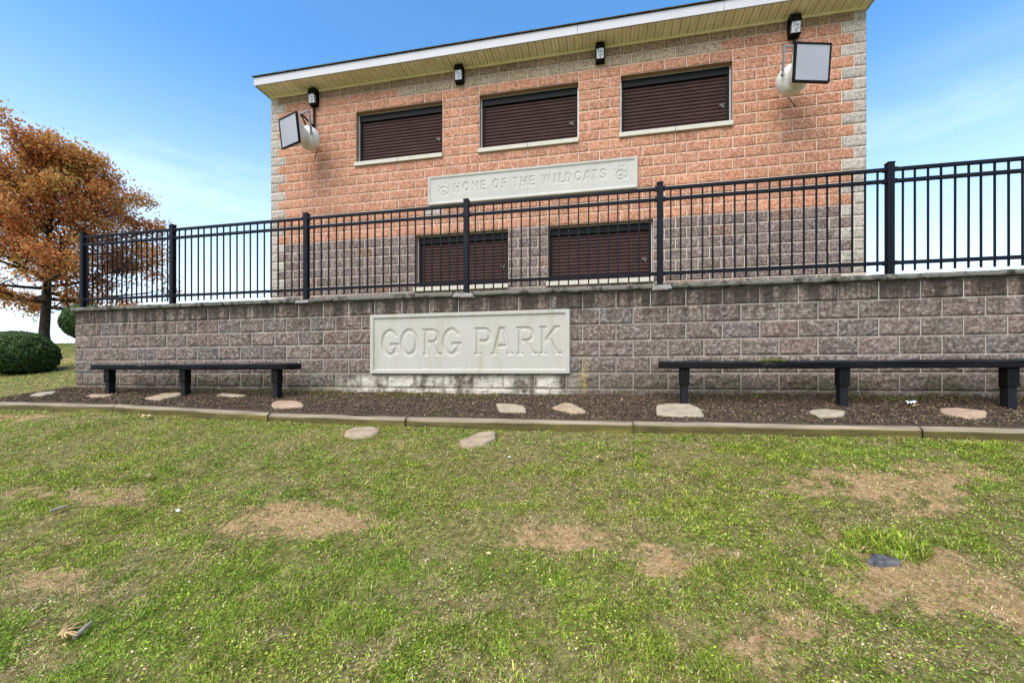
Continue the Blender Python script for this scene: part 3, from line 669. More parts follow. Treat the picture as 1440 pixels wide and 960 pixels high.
# ------------------------------------------------------------------ cast stone signs with incised lettering
def seg_mask(X, Y, x0, y0, x1, y1, w_):
    dx, dy = x1 - x0, y1 - y0; L2 = dx * dx + dy * dy
    t = ((X - x0) * dx + (Y - y0) * dy) / L2
    dist = np.abs((X - x0) * dy - (Y - y0) * dx) / math.sqrt(L2)
    return (dist < w_ / 2) & (t > 0) & (t < 1)
def rect(X, Y, x0, x1, y0, y1): return (X > x0) & (X < x1) & (Y > y0) & (Y < y1)
def ring(X, Y, cx, cy, rx, ry, w_, wy=None):
    wy = wy or w_ * 0.8
    return (((X - cx) / rx) ** 2 + ((Y - cy) / ry) ** 2 < 1) & (((X - cx) / (rx - w_)) ** 2 + ((Y - cy) / (ry - wy)) ** 2 > 1)
def glyph(ch, X, Y, w_=0.17, serif=True):
    """X, Y in letter units: height 0..1; returns mask"""
    hb = 0.11; s = 0.07 if serif else 0.0
    m = np.zeros(X.shape, bool)
    def sr(x, top=None):
        q = np.zeros(X.shape, bool)
        if serif:
            if top in (None, True): q |= rect(X, Y, x - w_ / 2 - s, x + w_ / 2 + s, 1 - hb * .7, 1)
            if top in (None, False): q |= rect(X, Y, x - w_ / 2 - s, x + w_ / 2 + s, 0, hb * .7)
        return q
    V_ = lambda x, a=0, b=1: rect(X, Y, x - w_ / 2, x + w_ / 2, a, b)
    if ch == 'G':
        m |= ring(X, Y, .44, .5, .44, .52, w_) & ~((X > .5) & (Y > .5 - .02) & (Y < .5 + .24)); m &= ~((X > .62) & (Y > .48) & (Y < .74))
        m |= rect(X, Y, .46, .94, .36, .48); m |= rect(X, Y, .70, .70 + w_, .08, .46)
    elif ch == 'C': m |= ring(X, Y, .44, .5, .44, .52, w_) & ~((X > .5) & (Y > .30) & (Y < .70))
    elif ch == 'O': m |= ring(X, Y, .45, .5, .45, .52, w_)
    elif ch in 'PR':
        m |= V_(.18) | sr(.18, False) | rect(X, Y, .02, .2, 1 - hb * .7, 1)
        yb = .44
        m |= (ring(X, Y, .48, (1 + yb) / 2, .36, (1 - yb) / 2, w_, .11) & (X > .48)) | rect(X, Y, .1, .5, .89, 1) | rect(X, Y, .1, .5, yb, yb + .11)
        if ch == 'R': m |= seg_mask(X, Y, .46, .50, .80, -.02, w_) & (Y > 0); m |= sr(.82, False) if serif else m
    elif ch == 'A':
        m |= (seg_mask(X, Y, .08, -.05, .44, 1.05, w_ * .9) | seg_mask(X, Y, .88, -.05, .50, 1.05, w_)) & (Y > 0) & (Y < 1)
        m |= rect(X, Y, .24, .72, .27, .37); m |= rect(X, Y, .34, .58, .93, 1) if serif else m; m |= sr(.10, False) | sr(.86, False)
    elif ch == 'K':
        m |= V_(.18) | sr(.18); m |= seg_mask(X, Y, .22, .42, .80, 1.02, w_ * .8) & (Y < 1); m |= seg_mask(X, Y, .40, .60, .84, -.02, w_) & (Y > 0); m |= sr(.80, True) | sr(.84, False)
    elif ch == 'H': m |= V_(.15) | V_(.75) | rect(X, Y, .15, .75, .45, .56) | sr(.15) | sr(.75)
    elif ch == 'M': m |= rect(X, Y, .06, .18, 0, 1) | rect(X, Y, .82, .94, 0, 1) | ((seg_mask(X, Y, .10, 1.05, .5, .28, .13) | seg_mask(X, Y, .90, 1.05, .5, .28, .13)) & (Y < 1)) | rect(X, Y, .0, .25, 0, .07) | rect(X, Y, .75, 1.0, 0, .07)
    elif ch == 'E': m |= V_(.15) | rect(X, Y, .1, .75, .89, 1) | rect(X, Y, .1, .66, .45, .56) | rect(X, Y, .1, .75, 0, .11)
    elif ch == 'F': m |= V_(.15) | rect(X, Y, .1, .75, .89, 1) | rect(X, Y, .1, .66, .45, .56) | sr(.15, False)
    elif ch == 'T': m |= V_(.42) | rect(X, Y, .0, .84, .89, 1) | sr(.42, False)
    elif ch == 'W': m |= (seg_mask(X, Y, .08, 1.03, .32, -.03, w_ * .8) | seg_mask(X, Y, .32, -.03, .55, 1.03, w_ * .7) | seg_mask(X, Y, .55, 1.03, .80, -.03, w_ * .8) | seg_mask(X, Y, .80, -.03, 1.03, 1.03, w_ * .7)) & (Y > 0) & (Y < 1) | sr(.08, True) | sr(1.03, True)
    elif ch == 'I': m |= V_(.22) | sr(.22)
    elif ch == 'L': m |= V_(.15) | rect(X, Y, .1, .70, 0, .11) | sr(.15, True)
    elif ch == 'D': m |= V_(.15) | ring(X, Y, .38, .5, .44, .5, w_, .11) & (X > .38) | rect(X, Y, .06, .4, .89, 1) | rect(X, Y, .06, .4, 0, .11)
    elif ch == 'S':
        m |= ring(X, Y, .40, .74, .36, .27, w_, .11) & ~((X > .40) & (Y < .70)); m |= ring(X, Y, .40, .26, .38, .27, w_, .11) & ~((X < .40) & (Y > .30))
    return m
def emblem(X, Y):
    """round pad holding a G and a slash, four claw marks above it"""
    m = ring(X, Y, .36, .36, .36, .38, .10) & ~((X > .38) & (Y > .30) & (Y < .62)); m |= rect(X, Y, .30, .52, .26, .34)
    m |= seg_mask(X, Y, .60, .04, .56, .72, .05); m |= ring(X, Y, .70, .36, .30, .30, .09) & (X > .70); m |= seg_mask(X, Y, .78, .08, .95, .30, .06)
    for a, b in ((-.04, .78), (.30, 1.02), (.62, 1.02), (.98, .78)):
        m |= (np.abs((X - a)) / .055 + np.abs(Y - b) / .10 < 1) | (((X - a) / .05) ** 2 + ((Y - b) / .06) ** 2 < 1)
    return m
def blur(a, r):
    for ax in (0, 1):
        k = np.zeros_like(a)
        for d in range(-r, r + 1): k += np.roll(a, d, ax)
        a = k / (2 * r + 1)
    return a
def relief(name, s0, s1, z0, z1, y0, step, paint, mat, border, label, depth=0.02, seams=()):
    nx = int((s1 - s0) / step); nz = int((z1 - z0) / step)
    xs = np.linspace(s0, s1, nx + 1); zs = np.linspace(z0, z1, nz + 1); X, Z = np.meshgrid(xs, zs)
    pan = ((X > s0 + border) & (X < s1 - border) & (Z > z0 + border) & (Z < z1 - border)).astype(float)
    let = paint(X - s0, Z - z0).astype(float)
    Y = y0 + 0.020 * blur(pan, 1) + depth * blur(let, 1) + (fbm(X * 6, Z * 6, 3, 4) - .5) * 0.003
    for sx in seams: Y = Y + 0.012 * (np.abs(X - sx) < step * 0.8)
    V = np.stack([X, Y, Z], -1).reshape(-1, 3); a = nx + 1
    i = (np.arange(nz)[:, None] * a + np.arange(nx)[None]).ravel(); F1 = np.stack([i, i + 1, i + a + 1, i + a], -1)
    rim = np.concatenate([np.arange(0, a), np.arange(a - 1, len(V), a)[1:], np.arange(len(V) - a, len(V))[::-1][1:], np.arange(0, len(V), a)[::-1][1:-1]])
    rv = V[rim].copy(); rv[:, 1] = y0 + 0.12; b0 = len(V); j = np.arange(len(rim)); jn = (j + 1) % len(rim)
    F2 = np.stack([rim[j], b0 + j, b0 + jn, rim[jn]], -1)
    o = mesh_np(name, np.concatenate([V, rv]), [np.concatenate([F1, F2]), np.array([b0 + j[::-1]])], mat, origin=((s0 + s1) / 2, y0 + .1, z0))
    tag(o, label, 'sign'); return o
def paint_text(items, hgt, z0, w_=.17, wid=1.0):
    """items: (char, x, width factor)"""
    def f(X, Z):
        m = np.zeros(X.shape, bool)
        for ch, x in items:
            m |= glyph(ch, (X - x) / (hgt * wid), (Z - z0(x)) / hgt, w_)
        return m
    return f
SW = sg[1] - sg[0]
def lx(px): return s_at(px, NW) - sg[0]
gp = [('G', lx(536.5)), ('O', lx(563)), ('R', lx(594)), ('G', lx(622)), ('P', lx(666.5)), ('A', lx(691.5)), ('R', lx(725.5)), ('K', lx(758))]
hl = 0.36
relief('park_name_sign', sg[0] + .004, sg[1] - .004, sg[2] + .004, sg[3] - .004, NW - 0.030, 0.0055, paint_text(gp, hl, lambda x: 0.245, .16, 0.80), M['sign'], 0.055,
       'pale cast stone sign reading GORG PARK set into the brown retaining wall', 0.015)
def bx_(px): return s_at(px, NB) - plq[0]
words = 'HOME OF THE WILDCATS'
cx = [638, 651, 663.5, 675.5, None, 692.5, 705, None, 720.5, 731.5, 744, None, 762, 778, 785.5, 794.5, 808, 820.5, 831.5, 843.5]
it = [(c, bx_(p)) for c, p in zip(words, cx) if p]
hs_ = 0.19
pt = paint_text(it, hs_, lambda x: 0.235, .19, 0.80)
def paint2(X, Z):
    m = pt(X, Z)
    for px in (617.5, 866): m |= emblem((X - bx_(px)) / 0.235, (Z - 0.185) / 0.26)
    return m
relief('building_name_sign', plq[0] + .003, plq[1] - .003, plq[2] + .003, plq[3] - .003, NB - 0.028, 0.0085, paint2, M['sign2'], 0.05,
       'pale stone plaque reading HOME OF THE WILDCATS on the orange block facade', 0.016, seams=(s_at(742, NB),))

# ------------------------------------------------------------------ black metal fence
fence = empty('metal_fence', (posts[0], NF, K0 + .07), 'black metal picket fence along the top of the brown retaining wall', 'fence')
ZCAP = K0 + .073; ZR = [2.285 + ZC, 2.155 + ZC, 1.243 + ZC]; HP = 0.034
for i, s in enumerate(posts):
    mb = MB(); mb.box(s - HP, s + HP, NF - HP, NF + HP, K0 + .03, 2.345 + ZC)
    p = mb.build('post', M['black'], fence, origin=(s, NF, ZCAP), bevel=0.004); p.location = Vector((s, NF, ZCAP)) - Vector(fence.location)
    mb = MB(); q = HP + .004; mb.box(s - q, s + q, NF - q, NF + q, 2.346 + ZC, 2.362 + ZC)
    mb.add([(s - q + .006, NF - q + .006, 2.362 + ZC), (s + q - .006, NF - q + .006, 2.362 + ZC), (s + q - .006, NF + q - .006, 2.362 + ZC), (s - q + .006, NF + q - .006, 2.362 + ZC), (s, NF, 2.380 + ZC)], [(0, 1, 4), (1, 2, 4), (2, 3, 4), (3, 0, 4)])
    mb.build('post_cap', M['black'], p, bevel=0.003)
counts = [18, 20, 20, 20, 20, 20]
for i, (a, b) in enumerate(zip(posts, posts[1:])):
    nn_ = max(2, round((b - a) / (0.122 if i else 0.102)))
    mb = MB(); st = (b - a) / nn_
    for k in range(1, nn_):
        x = a + k * st; j = random.uniform(-.002, .002)
        mb.box(x - .008, x + .008, NF - .008, NF + .008, K0 + .118, ZR[0] - .012, Matrix.Translation((x, NF, 0)) @ Matrix.Rotation(j, 4, 'Y') @ Matrix.Translation((-x, -NF, 0)))
    pn = mb.build('picket_panel', M['black'], fence, origin=((a + b) / 2, NF, ZCAP)); pn.location = Vector(((a + b) / 2, NF, ZCAP)) - Vector(fence.location)
    for zr_ in ZR:
        mb = MB(); mb.box(a + HP + .001, b - HP - .001, NF - .0175, NF + .0175, zr_ - .019, zr_ + .019)
        for x in (a + HP, b - HP - .03): mb.box(x + .001, x + .030, NF - .023, NF + .023, zr_ - .024, zr_ + .024)
        mb.build('rail', M['black'], pn, bevel=0.003)

# ------------------------------------------------------------------ wall lights
for px, py, lab in ((441, 137, 'black wall pack light above the left horn loudspeaker'), (646, 104, 'black wall pack light between the left and middle upper shutters'),
                    (844, 74, 'black wall pack light between the middle and right upper shutters'), (1117, 37, 'black wall pack light above the right horn loudspeaker')):
    s, z = sz(px, py, NB - .06); z0, z1 = z - .18, z + .18; y = NB
    t = empty('wall_light', (s, NB, z), lab, 'light', 'wall lights under the eaves')
    hw = .085
    mb = MB(); mb.box(s - hw - .008, s + hw + .008, y - .035, y + .012, z0 - .01, z1)
    mb.add([(s - hw, y - .036, z + .02), (s + hw, y - .036, z + .02), (s + hw, y - .17, z + .02), (s - hw, y - .17, z + .02), (s - hw, y - .036, z1 - .01), (s + hw, y - .036, z1 - .01), (s + hw, y - .13, z1 - .01), (s - hw, y - .13, z1 - .01)],
           [(0, 1, 2, 3), (7, 6, 5, 4), (3, 2, 6, 7), (0, 3, 7, 4), (2, 1, 5, 6)])
    mb.box(s - hw, s + hw, y - .13, y - .036, z0 - .005, z0 + .012)
    mb.box(s - hw, s - hw + .012, y - .09, y - .036, z0 + .012, z + .019); mb.box(s + hw - .012, s + hw, y - .09, y - .036, z0 + .012, z + .019)
    mb.build('housing', M['fixture'], t, bevel=0.006)
    mb = MB(); a = hw - .014
    mb.add([(s - a, y - .04, z0 + .014), (s + a, y - .04, z0 + .014), (s + a, y - .125, z0 + .014), (s - a, y - .125, z0 + .014), (s - a, y - .04, z + .018), (s + a, y - .04, z + .018), (s + a, y - .158, z + .018), (s - a, y - .158, z + .018)],
           [(0, 1, 2, 3), (7, 6, 5, 4), (3, 2, 6, 7), (0, 3, 7, 4), (2, 1, 5, 6)])
    mb.build('lens', M['lens'], t, bevel=0.01)

# ------------------------------------------------------------------ horn loudspeakers
def speaker(face, yaw, pitch, pipe_px, label):
    C = Vector(face); f = Vector((math.sin(yaw) * math.cos(pitch), -math.cos(yaw) * math.cos(pitch), -math.sin(pitch)))
    x = Vector((math.cos(yaw), math.sin(yaw), 0)); u = x.cross(f) * -1
    if u.z < 0: u = -u
    R = Matrix((( x.x, u.x, f.x), (x.y, u.y, f.y), (x.z, u.z, f.z))).to_4x4(); Mx = Matrix.Translation(C) @ R   # local z = facing
    t = empty('horn_loudspeaker', (C.x, NB, C.z), label, 'loudspeaker', 'white horn loudspeakers on the facade')
    h = .303
    # flared square horn merging into a round drum
    rings = []
    def sect(hw, power, z, n=32, cy=0.0):
        pts = []
        for k in range(n):
            a = 2 * math.pi * (k + .5) / n; c, s_ = math.cos(a), math.sin(a); r = hw / (abs(c) ** power + abs(s_) ** power) ** (1 / power)
            pts.append(Mx @ Vector((r * c, r * s_ + cy, z)))
        return pts
    secs = [(h - .004, 14, -.012), (h - .006, 14, -.05), (h - .035, 9, -.09), (.235, 5, -.16), (.185, 3, -.25), (.165, 2.3, -.33), (.172, 2, -.36), (.215, 2, -.375), (.240, 2, -.40), (.245, 2, -.50), (.235, 2, -.56), (.20, 2, -.595), (.12, 2, -.615), (.01, 2, -.62)]
    mb = MB(); n = 32
    for q in secs: mb.v += [tuple(p) for p in sect(*q)]
    for i in range(len(secs) - 1):
        for k in range(n): mb.f.append((i * n + k, i * n + (k + 1) % n, (i + 1) * n + (k + 1) % n, (i + 1) * n + k))
    mb.build('horn', M['white'], t, smooth=True)
    mb = MB(); w_ = .028
    mb.box(-h, h, -h, -h + w_, -.035, .012, Mx); mb.box(-h, h, h - w_, h, -.035, .012, Mx); mb.box(-h, -h + w_, -h + w_, h - w_, -.035, .012, Mx); mb.box(h - w_, h, -h + w_, h - w_, -.035, .012, Mx)
    mb.build('rim', M['fixture'], t, bevel=0.003)
    mb = MB(); mb.box(-h + w_, h - w_, -h + w_, h - w_, -.02, .002, Mx); mb.build('grille', M['grille'], t)
    # yoke: flat steel stirrup over the drum neck, welded to a pipe bracket on the wall
    mb = MB()
    for sx in (-1, 1): mb.box(sx * .262 - .006, sx * .262 + .006, -.04, .46, -.36, -.31, Mx)
    mb.box(-.256, .256, .448, .46, -.36, -.31, Mx)
    for sx in (-1, 1): mb.tube([Mx @ Vector((sx * .24, 0, -.335)), Mx @ Vector((sx * .29, 0, -.335))], .022, 10)
    mb.build('yoke', M['galv'], t)
    tp = Mx @ Vector((0, .46, -.335)); ps, pz = pipe_px; tpw = Vector((ps, NB - .03, tp.z))
    mb = MB(); mb.tube([tp, Vector((ps, NB - .09, tp.z + .02)), Vector((ps, NB - .03, tp.z))], .02, 8)
    mb.tube([tp + Vector((0, 0, -.02)), Vector((ps, NB - .05, tp.z - .34))], .016, 8)
    mb.tube([(ps, NB - .032, pz), (ps, NB - .032, tp.z - .40)], .024, 8)
    mb.tube([Mx @ Vector((.0, .0, -.62)), Mx @ Vector((0.02, -.12, -.66)), Vector((ps + .02, NB - .03, C.z - .22))], .008, 6)
    mb.build('wall_bracket', M['fixture'], t)
    return t
speaker((-6.40, 7.82, 5.11 + ZC), -0.315, 0.124, (s_at(443, NB), sz(441, 150, NB)[1]), 'white horn loudspeaker with grey square mouth turned towards the left corner')
speaker((3.365, 7.76, 5.05 + ZC), 0.246, 0.087, (s_at(1116, NB), sz(1117, 50, NB)[1]), 'white horn loudspeaker with grey square mouth facing out near the right corner')

# ------------------------------------------------------------------ benches
def bench(px0, px1, zt, legs, label, ln=None):
    nf = 4.95; s0 = s_at(px0, nf); s1 = s_at(px1, nf) if ln is None else s0 + ln; dp = .275; th = .082
    zt = zt + ZC
    t = empty('bench', ((s0 + s1) / 2, nf + dp / 2, float(ground((s0 + s1) / 2, nf + .14))), label, 'bench', 'low black plank benches against the wall')
    # seat: plank with slightly wavy worn edges
    n = 60; xs = np.linspace(s0, s1, n + 1)
    prof = [(0, .010), (.010, 0), (dp - .01, 0), (dp, .01), (dp, th - .012), (dp - .012, th), (.012, th), (0, th - .012), (0, .052), (.007, .046)]
    V = np.zeros((n + 1, len(prof), 3)); sag = -0.006 * np.sin(np.pi * (xs - s0) / (s1 - s0))
    for j, (y, z) in enumerate(prof):
        V[:, j, 0] = xs; V[:, j, 1] = nf + y + (fbm(xs * 5, np.full(n + 1, j * .7), 3, 8) - .5) * .008
        V[:, j, 2] = zt - th + z + sag + (fbm(xs * 4, np.full(n + 1, j * .8 + 3), 3, 18) - .5) * .012
    m = len(prof); a = (np.arange(n)[:, None] * m + np.arange(m)[None]).ravel(); b = (np.arange(n)[:, None] * m + (np.arange(m)[None] + 1) % m).ravel()
    F1 = np.stack([a, b, b + m, a + m], -1)
    mesh_np('seat', V.reshape(-1, 3), [F1, np.array([list(range(m))[::-1], [n * m + k for k in range(m)]])], M['bench'], parent=t)
    for px in legs:
        s = s_at(px, nf + .10); y = nf + .10; zb = float(ground(s, y)) - .06; zm = zt - th - .19
        mb = MB(); mb.box(s - .036, s + .036, y - .046, y + .05, zb, zt - th - .001); lg = mb.build('leg', M['bench'], t, origin=(s, y, zb), bevel=.006); lg.location = Vector((s, y, zb)) - Vector(t.location)
        mb = MB(); mb.box(s - .048, s + .048, y - .057, y - .047, zm, zt - th - .004); mb.box(s - .048, s - .037, y - .047, y + .045, zm, zt - th - .004); mb.box(s + .037, s + .048, y - .047, y + .045, zm, zt - th - .004)
        for q in (.03, .10): mb.tube([(s - .02, y - .060, zm + q), (s - .02, y - .068, zm + q)], .010, 8)
        mb.build('post_bracket', M['fixture'], lg, bevel=.003)
    return t
bench(127, 404, 0.152, (155, 261, 390), 'low black plank bench on three posts left of the stone park sign')
bn = bench(930, 1500, 0.150, (962, 1184, 1418), 'long low black plank bench right of the stone park sign, moss on its edge', ln=3.66)
m0, m1 = s_at(1066, 4.95), s_at(1108, 4.95); xs = np.linspace(m0, m1, 24); V = []
for j, (y, z) in enumerate(((-.006, -.022), (-.010, -.008), (-.004, .006), (.02, .012), (.06, .010), (.10, .000))):
    e_ = np.sin(np.pi * (xs - m0) / (m1 - m0)) ** .5 if j not in (0, 5) else np.zeros(24)
    V.append(np.c_[xs, np.full(24, 4.95 + y * (.5 + .5 * e_)) + (vnoise(xs * 60, xs * 0 + j) - .5) * .008, 1.75 + z * e_ + (vnoise(xs * 40, xs * 0 + j * 2) - .5) * .008 * (j not in (0, 5)) - .012 * (1 - e_)])
V = np.concatenate(V); i = (np.arange(5)[:, None] * 24 + np.arange(23)[None]).ravel()
mesh_np('moss', V, [np.stack([i, i + 1, i + 25, i + 24], -1)], M['moss'], parent=bn, smooth=True)

# ------------------------------------------------------------------ edging timbers
tj = [-60, 158, 376, 570, 890, 1297, 1520]
def tz(s): return np.interp(s, [-14, -8.2, -6.2, -3.9, -1.8, 0.3, 3.5, 9], [-0.355, -0.388, -0.392, -0.460, -0.477, -0.470, -0.458, -0.45]) + ZC
tl = ['weathered landscape timber at the far left end of the edging', 'weathered landscape timber in front of the left bench', 'short weathered landscape timber left of the park sign',
      'weathered landscape timber below the stone park sign', 'weathered landscape timber in front of the right bench', 'weathered landscape timber cut off by the right picture edge']
for i, (a, b) in enumerate(zip(tj, tj[1:])):
    s0, s1 = s_at(a, NT) + .004, s_at(b, NT) - .004; n = 40; xs = np.linspace(s0, s1, n + 1)
    prof = [(0.0, -.16), (0.0, -.045), (.006, -.026), (.020, -.010), (.038, -.001), (.075, .000), (.095, -.014), (.10, -.04), (.10, -.16)]
    V = np.zeros((n + 1, len(prof), 3)); za, zb_ = tz(s0 + .1), tz(s1 - .1)
    r_ = np.random.default_rng(70 + i); dy = r_.uniform(-.012, .012, 2); dz = r_.uniform(-.005, .005)
    for j, (y, z) in enumerate(prof):
        f_ = (xs - s0) / (s1 - s0)
        V[:, j, 0] = xs; V[:, j, 1] = NT + y * 1.15 + dy[0] * (1 - f_) + dy[1] * f_ + (fbm(xs * 2.2, np.full(n + 1, j * .3), 3, 30 + i) - .5) * .014
        V[:, j, 2] = za * (1 - f_) + zb_ * f_ + dz + z + (fbm(xs * 2.6, np.full(n + 1, j * .4 + 7), 3, 40 + i) - .5) * .014
    m = len(prof); k = (np.arange(n)[:, None] * m + np.arange(m - 1)[None]).ravel()
    F1 = np.stack([k, k + m, k + m + 1, k + 1], -1)
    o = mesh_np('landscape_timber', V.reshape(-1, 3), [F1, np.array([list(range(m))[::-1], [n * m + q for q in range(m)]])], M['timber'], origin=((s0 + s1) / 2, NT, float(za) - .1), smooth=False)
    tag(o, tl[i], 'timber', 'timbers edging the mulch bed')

# ------------------------------------------------------------------ flagstones, measured outlines on the ground
def zpx(ox, oy, sc, pts): return [(ox + x / sc, oy + y / sc) for x, y in pts]
stones = [
 (zpx(480, 400, 3.6, [(8, 770), (30, 750), (70, 733), (165, 733), (198, 745), (182, 760), (150, 775), (60, 785)]), 'stone', 'tan flagstone lying in the grass, left of the two lawn stones', .03),
 (zpx(480, 400, 3.6, [(590, 808), (640, 785), (700, 760), (780, 758), (785, 785), (735, 815), (640, 836)]), 'stone', 'tan flagstone lying in the grass, right of the two lawn stones', .035),
 (zpx(480, 400, 3.6, [(780, 612), (870, 617), (925, 622), (940, 658), (800, 655)]), 'pale_stone', 'pale flagstone in the mulch below the letters of the park sign', .03),
 (zpx(480, 400, 3.6, [(1060, 640), (1130, 613), (1165, 616), (1250, 662), (1175, 666)]), 'stone', 'peaked tan flagstone in the mulch under the right end of the park sign', .05),
 (zpx(840, 370, 3.84, [(317, 775), (400, 768), (500, 768), (560, 800), (580, 840), (450, 842), (320, 830)]), 'pale_stone', 'largest pale flagstone in the mulch by the first post of the right bench', .03),
 (zpx(1100, 480, 4.235, [(150, 430), (210, 418), (370, 425), (375, 462), (225, 471)]), 'pale_stone', 'pale flagstone in the mulch near the middle post of the right bench', .03),
 (zpx(1100, 480, 4.235, [(935, 418), (1000, 413), (1120, 425), (1215, 433), (1218, 472), (1100, 472), (960, 445)]), 'pink_stone', 'pinkish flagstone in the mulch below the right bench, nearest the right edge', .04),
 (zpx(100, 490, 4.235, [(85, 290), (120, 280), (260, 280), (205, 300), (110, 302)]), 'stone', 'thin flagstone in the mulch under the left end of the left bench', .02),
 (zpx(100, 490, 4.235, [(430, 308), (560, 278), (665, 273), (655, 290), (520, 319)]), 'stone', 'long tan flagstone in the mulch by the middle post of the left bench', .035),
 (zpx(100, 490, 4.235, [(865, 288), (900, 276), (1055, 290), (960, 298)]), 'pale_stone', 'half-buried narrow flagstone in the mulch under the left bench', .03),
 (zpx(100, 490, 4.235, [(1195, 345), (1230, 330), (1330, 328), (1385, 345), (1380, 366), (1200, 369)]), 'pink_stone', 'orange-tinted flagstone touching the timber right of the left bench', .06),
 (zpx(0, 380, 3.6, [(150, 642), (200, 625), (285, 619), (280, 632), (200, 644)]), 'pale_stone', 'pale flagstone beyond the wall end at the far left of the bed', .03),
 ([(1218, 790), (1228, 785), (1243, 784.5), (1262, 789), (1268, 796), (1250, 799), (1228, 796.5)], 'slate', 'small blue-grey slate stone in bare soil below the grass tussock', .015)]
stone_poly = []
for pts, mat, lab, th in stones:
    g = [hit(*p) for p in pts]; P2 = np.array([(a, b) for a, b, c in g]); cen = P2.mean(0)
    if np.ptp(P2[:, 1]) > 0.62 and cen[1] > 4: P2[:, 1] = cen[1] + (P2[:, 1] - cen[1]) * 0.62 / np.ptp(P2[:, 1])
    stone_poly.append(P2)
    # resample and roughen the outline
    th = th * .55; out_ = []
    for a, b in zip(P2, np.roll(P2, -1, 0)):
        for t_ in np.linspace(0, 1, 7)[:-1]: out_.append(a * (1 - t_) + b * t_)
    out_ = np.array(out_); k = len(out_); out_ = (np.roll(out_, 1, 0) + out_ * 2 + np.roll(out_, -1, 0)) / 4
    out_ = out_ + (np.stack([vnoise(out_[:, 0] * 19, out_[:, 1] * 19, 5), vnoise(out_[:, 0] * 17, out_[:, 1] * 21, 6)], -1) - .5) * .02
    V = []; mb = MB(); base = ground(cen[0], cen[1]); gz = ground(out_[:, 0], out_[:, 1])
    isbed = cen[1] > NT; lift = .03 if isbed else .03
    A_ = np.c_[out_, np.ones(k)]; pl, *_ = np.linalg.lstsq(A_, gz, rcond=None)
    rings_ = [(1.0, -.05), (1.0, th - .012), (.96, th - .001), (.75, th + .002), (.5, th + .003), (.25, th + .003)]
    for f_, z in rings_:
        q = cen + (out_ - cen) * f_; zz = np.c_[q, np.ones(k)] @ pl + lift * .5 + z + (fbm(q[:, 0] * 14, q[:, 1] * 14, 3, 3) - .5) * .014 * (z > 0)
        V.append(np.c_[q, zz])
    V = np.concatenate(V + [[[cen[0], cen[1], np.r_[cen, 1] @ pl + lift * .5 + th]]]); j = np.arange(k); jn = (j + 1) % k
    F1 = np.concatenate([np.stack([r * k + j, r * k + jn, (r + 1) * k + jn, (r + 1) * k + j], -1) for r in range(len(rings_) - 1)])
    F2 = np.stack([(len(rings_) - 1) * k + j, (len(rings_) - 1) * k + jn, np.full(k, len(V) - 1)], -1)
    o = mesh_np('flagstone' if mat != 'slate' else 'slate_stone', V, [F1, F2], M[mat], origin=(cen[0], cen[1], float(base)))
    tag(o, lab, 'stone', 'flat stones on the ground' if mat != 'slate' else None)

# ------------------------------------------------------------------ small litter
def scrap(name, px, py, w_, h_, mat, label, cat, up=.02, crum=.02, ang=0.3):
    s, n, z = hit(px, py); k = 7; V = []
    for i in range(k + 1):
        for j in range(k + 1):
            x = (i / k - .5) * w_; y = (j / k - .5) * h_; a = ang
            V.append((s + x * math.cos(a) - y * math.sin(a), n + x * math.sin(a) + y * math.cos(a), z + up + crum * (vnoise(x * 60 + px, y * 60, 3) + 0) + 0.0))
    i = (np.arange(k)[:, None] * (k + 1) + np.arange(k)[None]).ravel(); F1 = np.stack([i, i + 1, i + k + 2, i + k + 1], -1)
    o = mesh_np(name, np.array(V), [F1], mat, origin=(s, n, z)); m = o.modifiers.new('thickness', 'SOLIDIFY'); m.thickness = .003
    tag(o, label, cat)
scrap('paper_scrap', 250, 724, .05, .022, M['paper'], 'small white paper scrap in the grass left of the large bare patch', 'litter', .03, .012, -.6)
scrap('plastic_scrap', 1281, 573, .07, .07, M['paper'], 'crumpled white plastic scrap on the mulch under the right bench', 'litter', .03, .045)
scrap('fallen_leaf', 210, 676, .055, .045, M['pink_stone'], 'curled pinkish dead leaf in the left lawn above the paper scrap', 'leaf', .03, .03)
scrap('fallen_leaf', 842, 650, .05, .04, M['dry'], 'small yellow dead leaf in the lawn near the middle', 'leaf', .03, .03)
scrap('fallen_leaf', 207, 590, .10, .06, M['dry'], 'dry tan leaf in the grass just below the left timbers', 'leaf', .03, .04)
scrap('paper_scrap', 716, 649, .025, .02, M['paper'], 'tiny white paper scrap in the lawn right of the lawn stones', 'litter', .035, .01)
scrap('fallen_leaf', 1287, 577, .05, .04, M['dry'], 'tan dead leaf on the mulch beside the white plastic scrap', 'leaf', .03, .03)
for (x0, y0, x1, y1, lab) in ((70, 726, 96, 717, 'thin grey stick in the left lawn beside bare soil'), (103, 908, 130, 884, 'grey stick in the bottom left corner of the lawn')):
    a = hit(x0, y0); b = hit(x1, y1); a = Vector(a) + Vector((0, 0, .035)); b = Vector(b) + Vector((0, 0, .035))
    mb = MB(); mb.tube([a, a.lerp(b, .35) + Vector((.004, .004, .004)), a.lerp(b, .7), b], [.010, .012, .011, .007], 7)
    tag(mb.build('stick', M['twig'], origin=tuple(a)), lab, 'stick')
fs, fn, fz = hit(88, 897); mb = MB()
for k in range(16):
    a = -0.4 + 2.6 * k / 15 + random.uniform(-.1, .1); l_ = random.uniform(.07, .13); d_ = Vector((math.cos(a), math.sin(a), random.uniform(.0, .3))); p = Vector((fs + .02, fn - .03, fz + .03)); sdv = Vector((-d_.y, d_.x, 0)) * .008
    q = p + d_ * l_; m_ = p + d_ * l_ * .5 + Vector((0, 0, .012)); mb.add([p - sdv * .4, p + sdv * .4, m_ + sdv, q, m_ - sdv], [(0, 1, 2, 3, 4)])
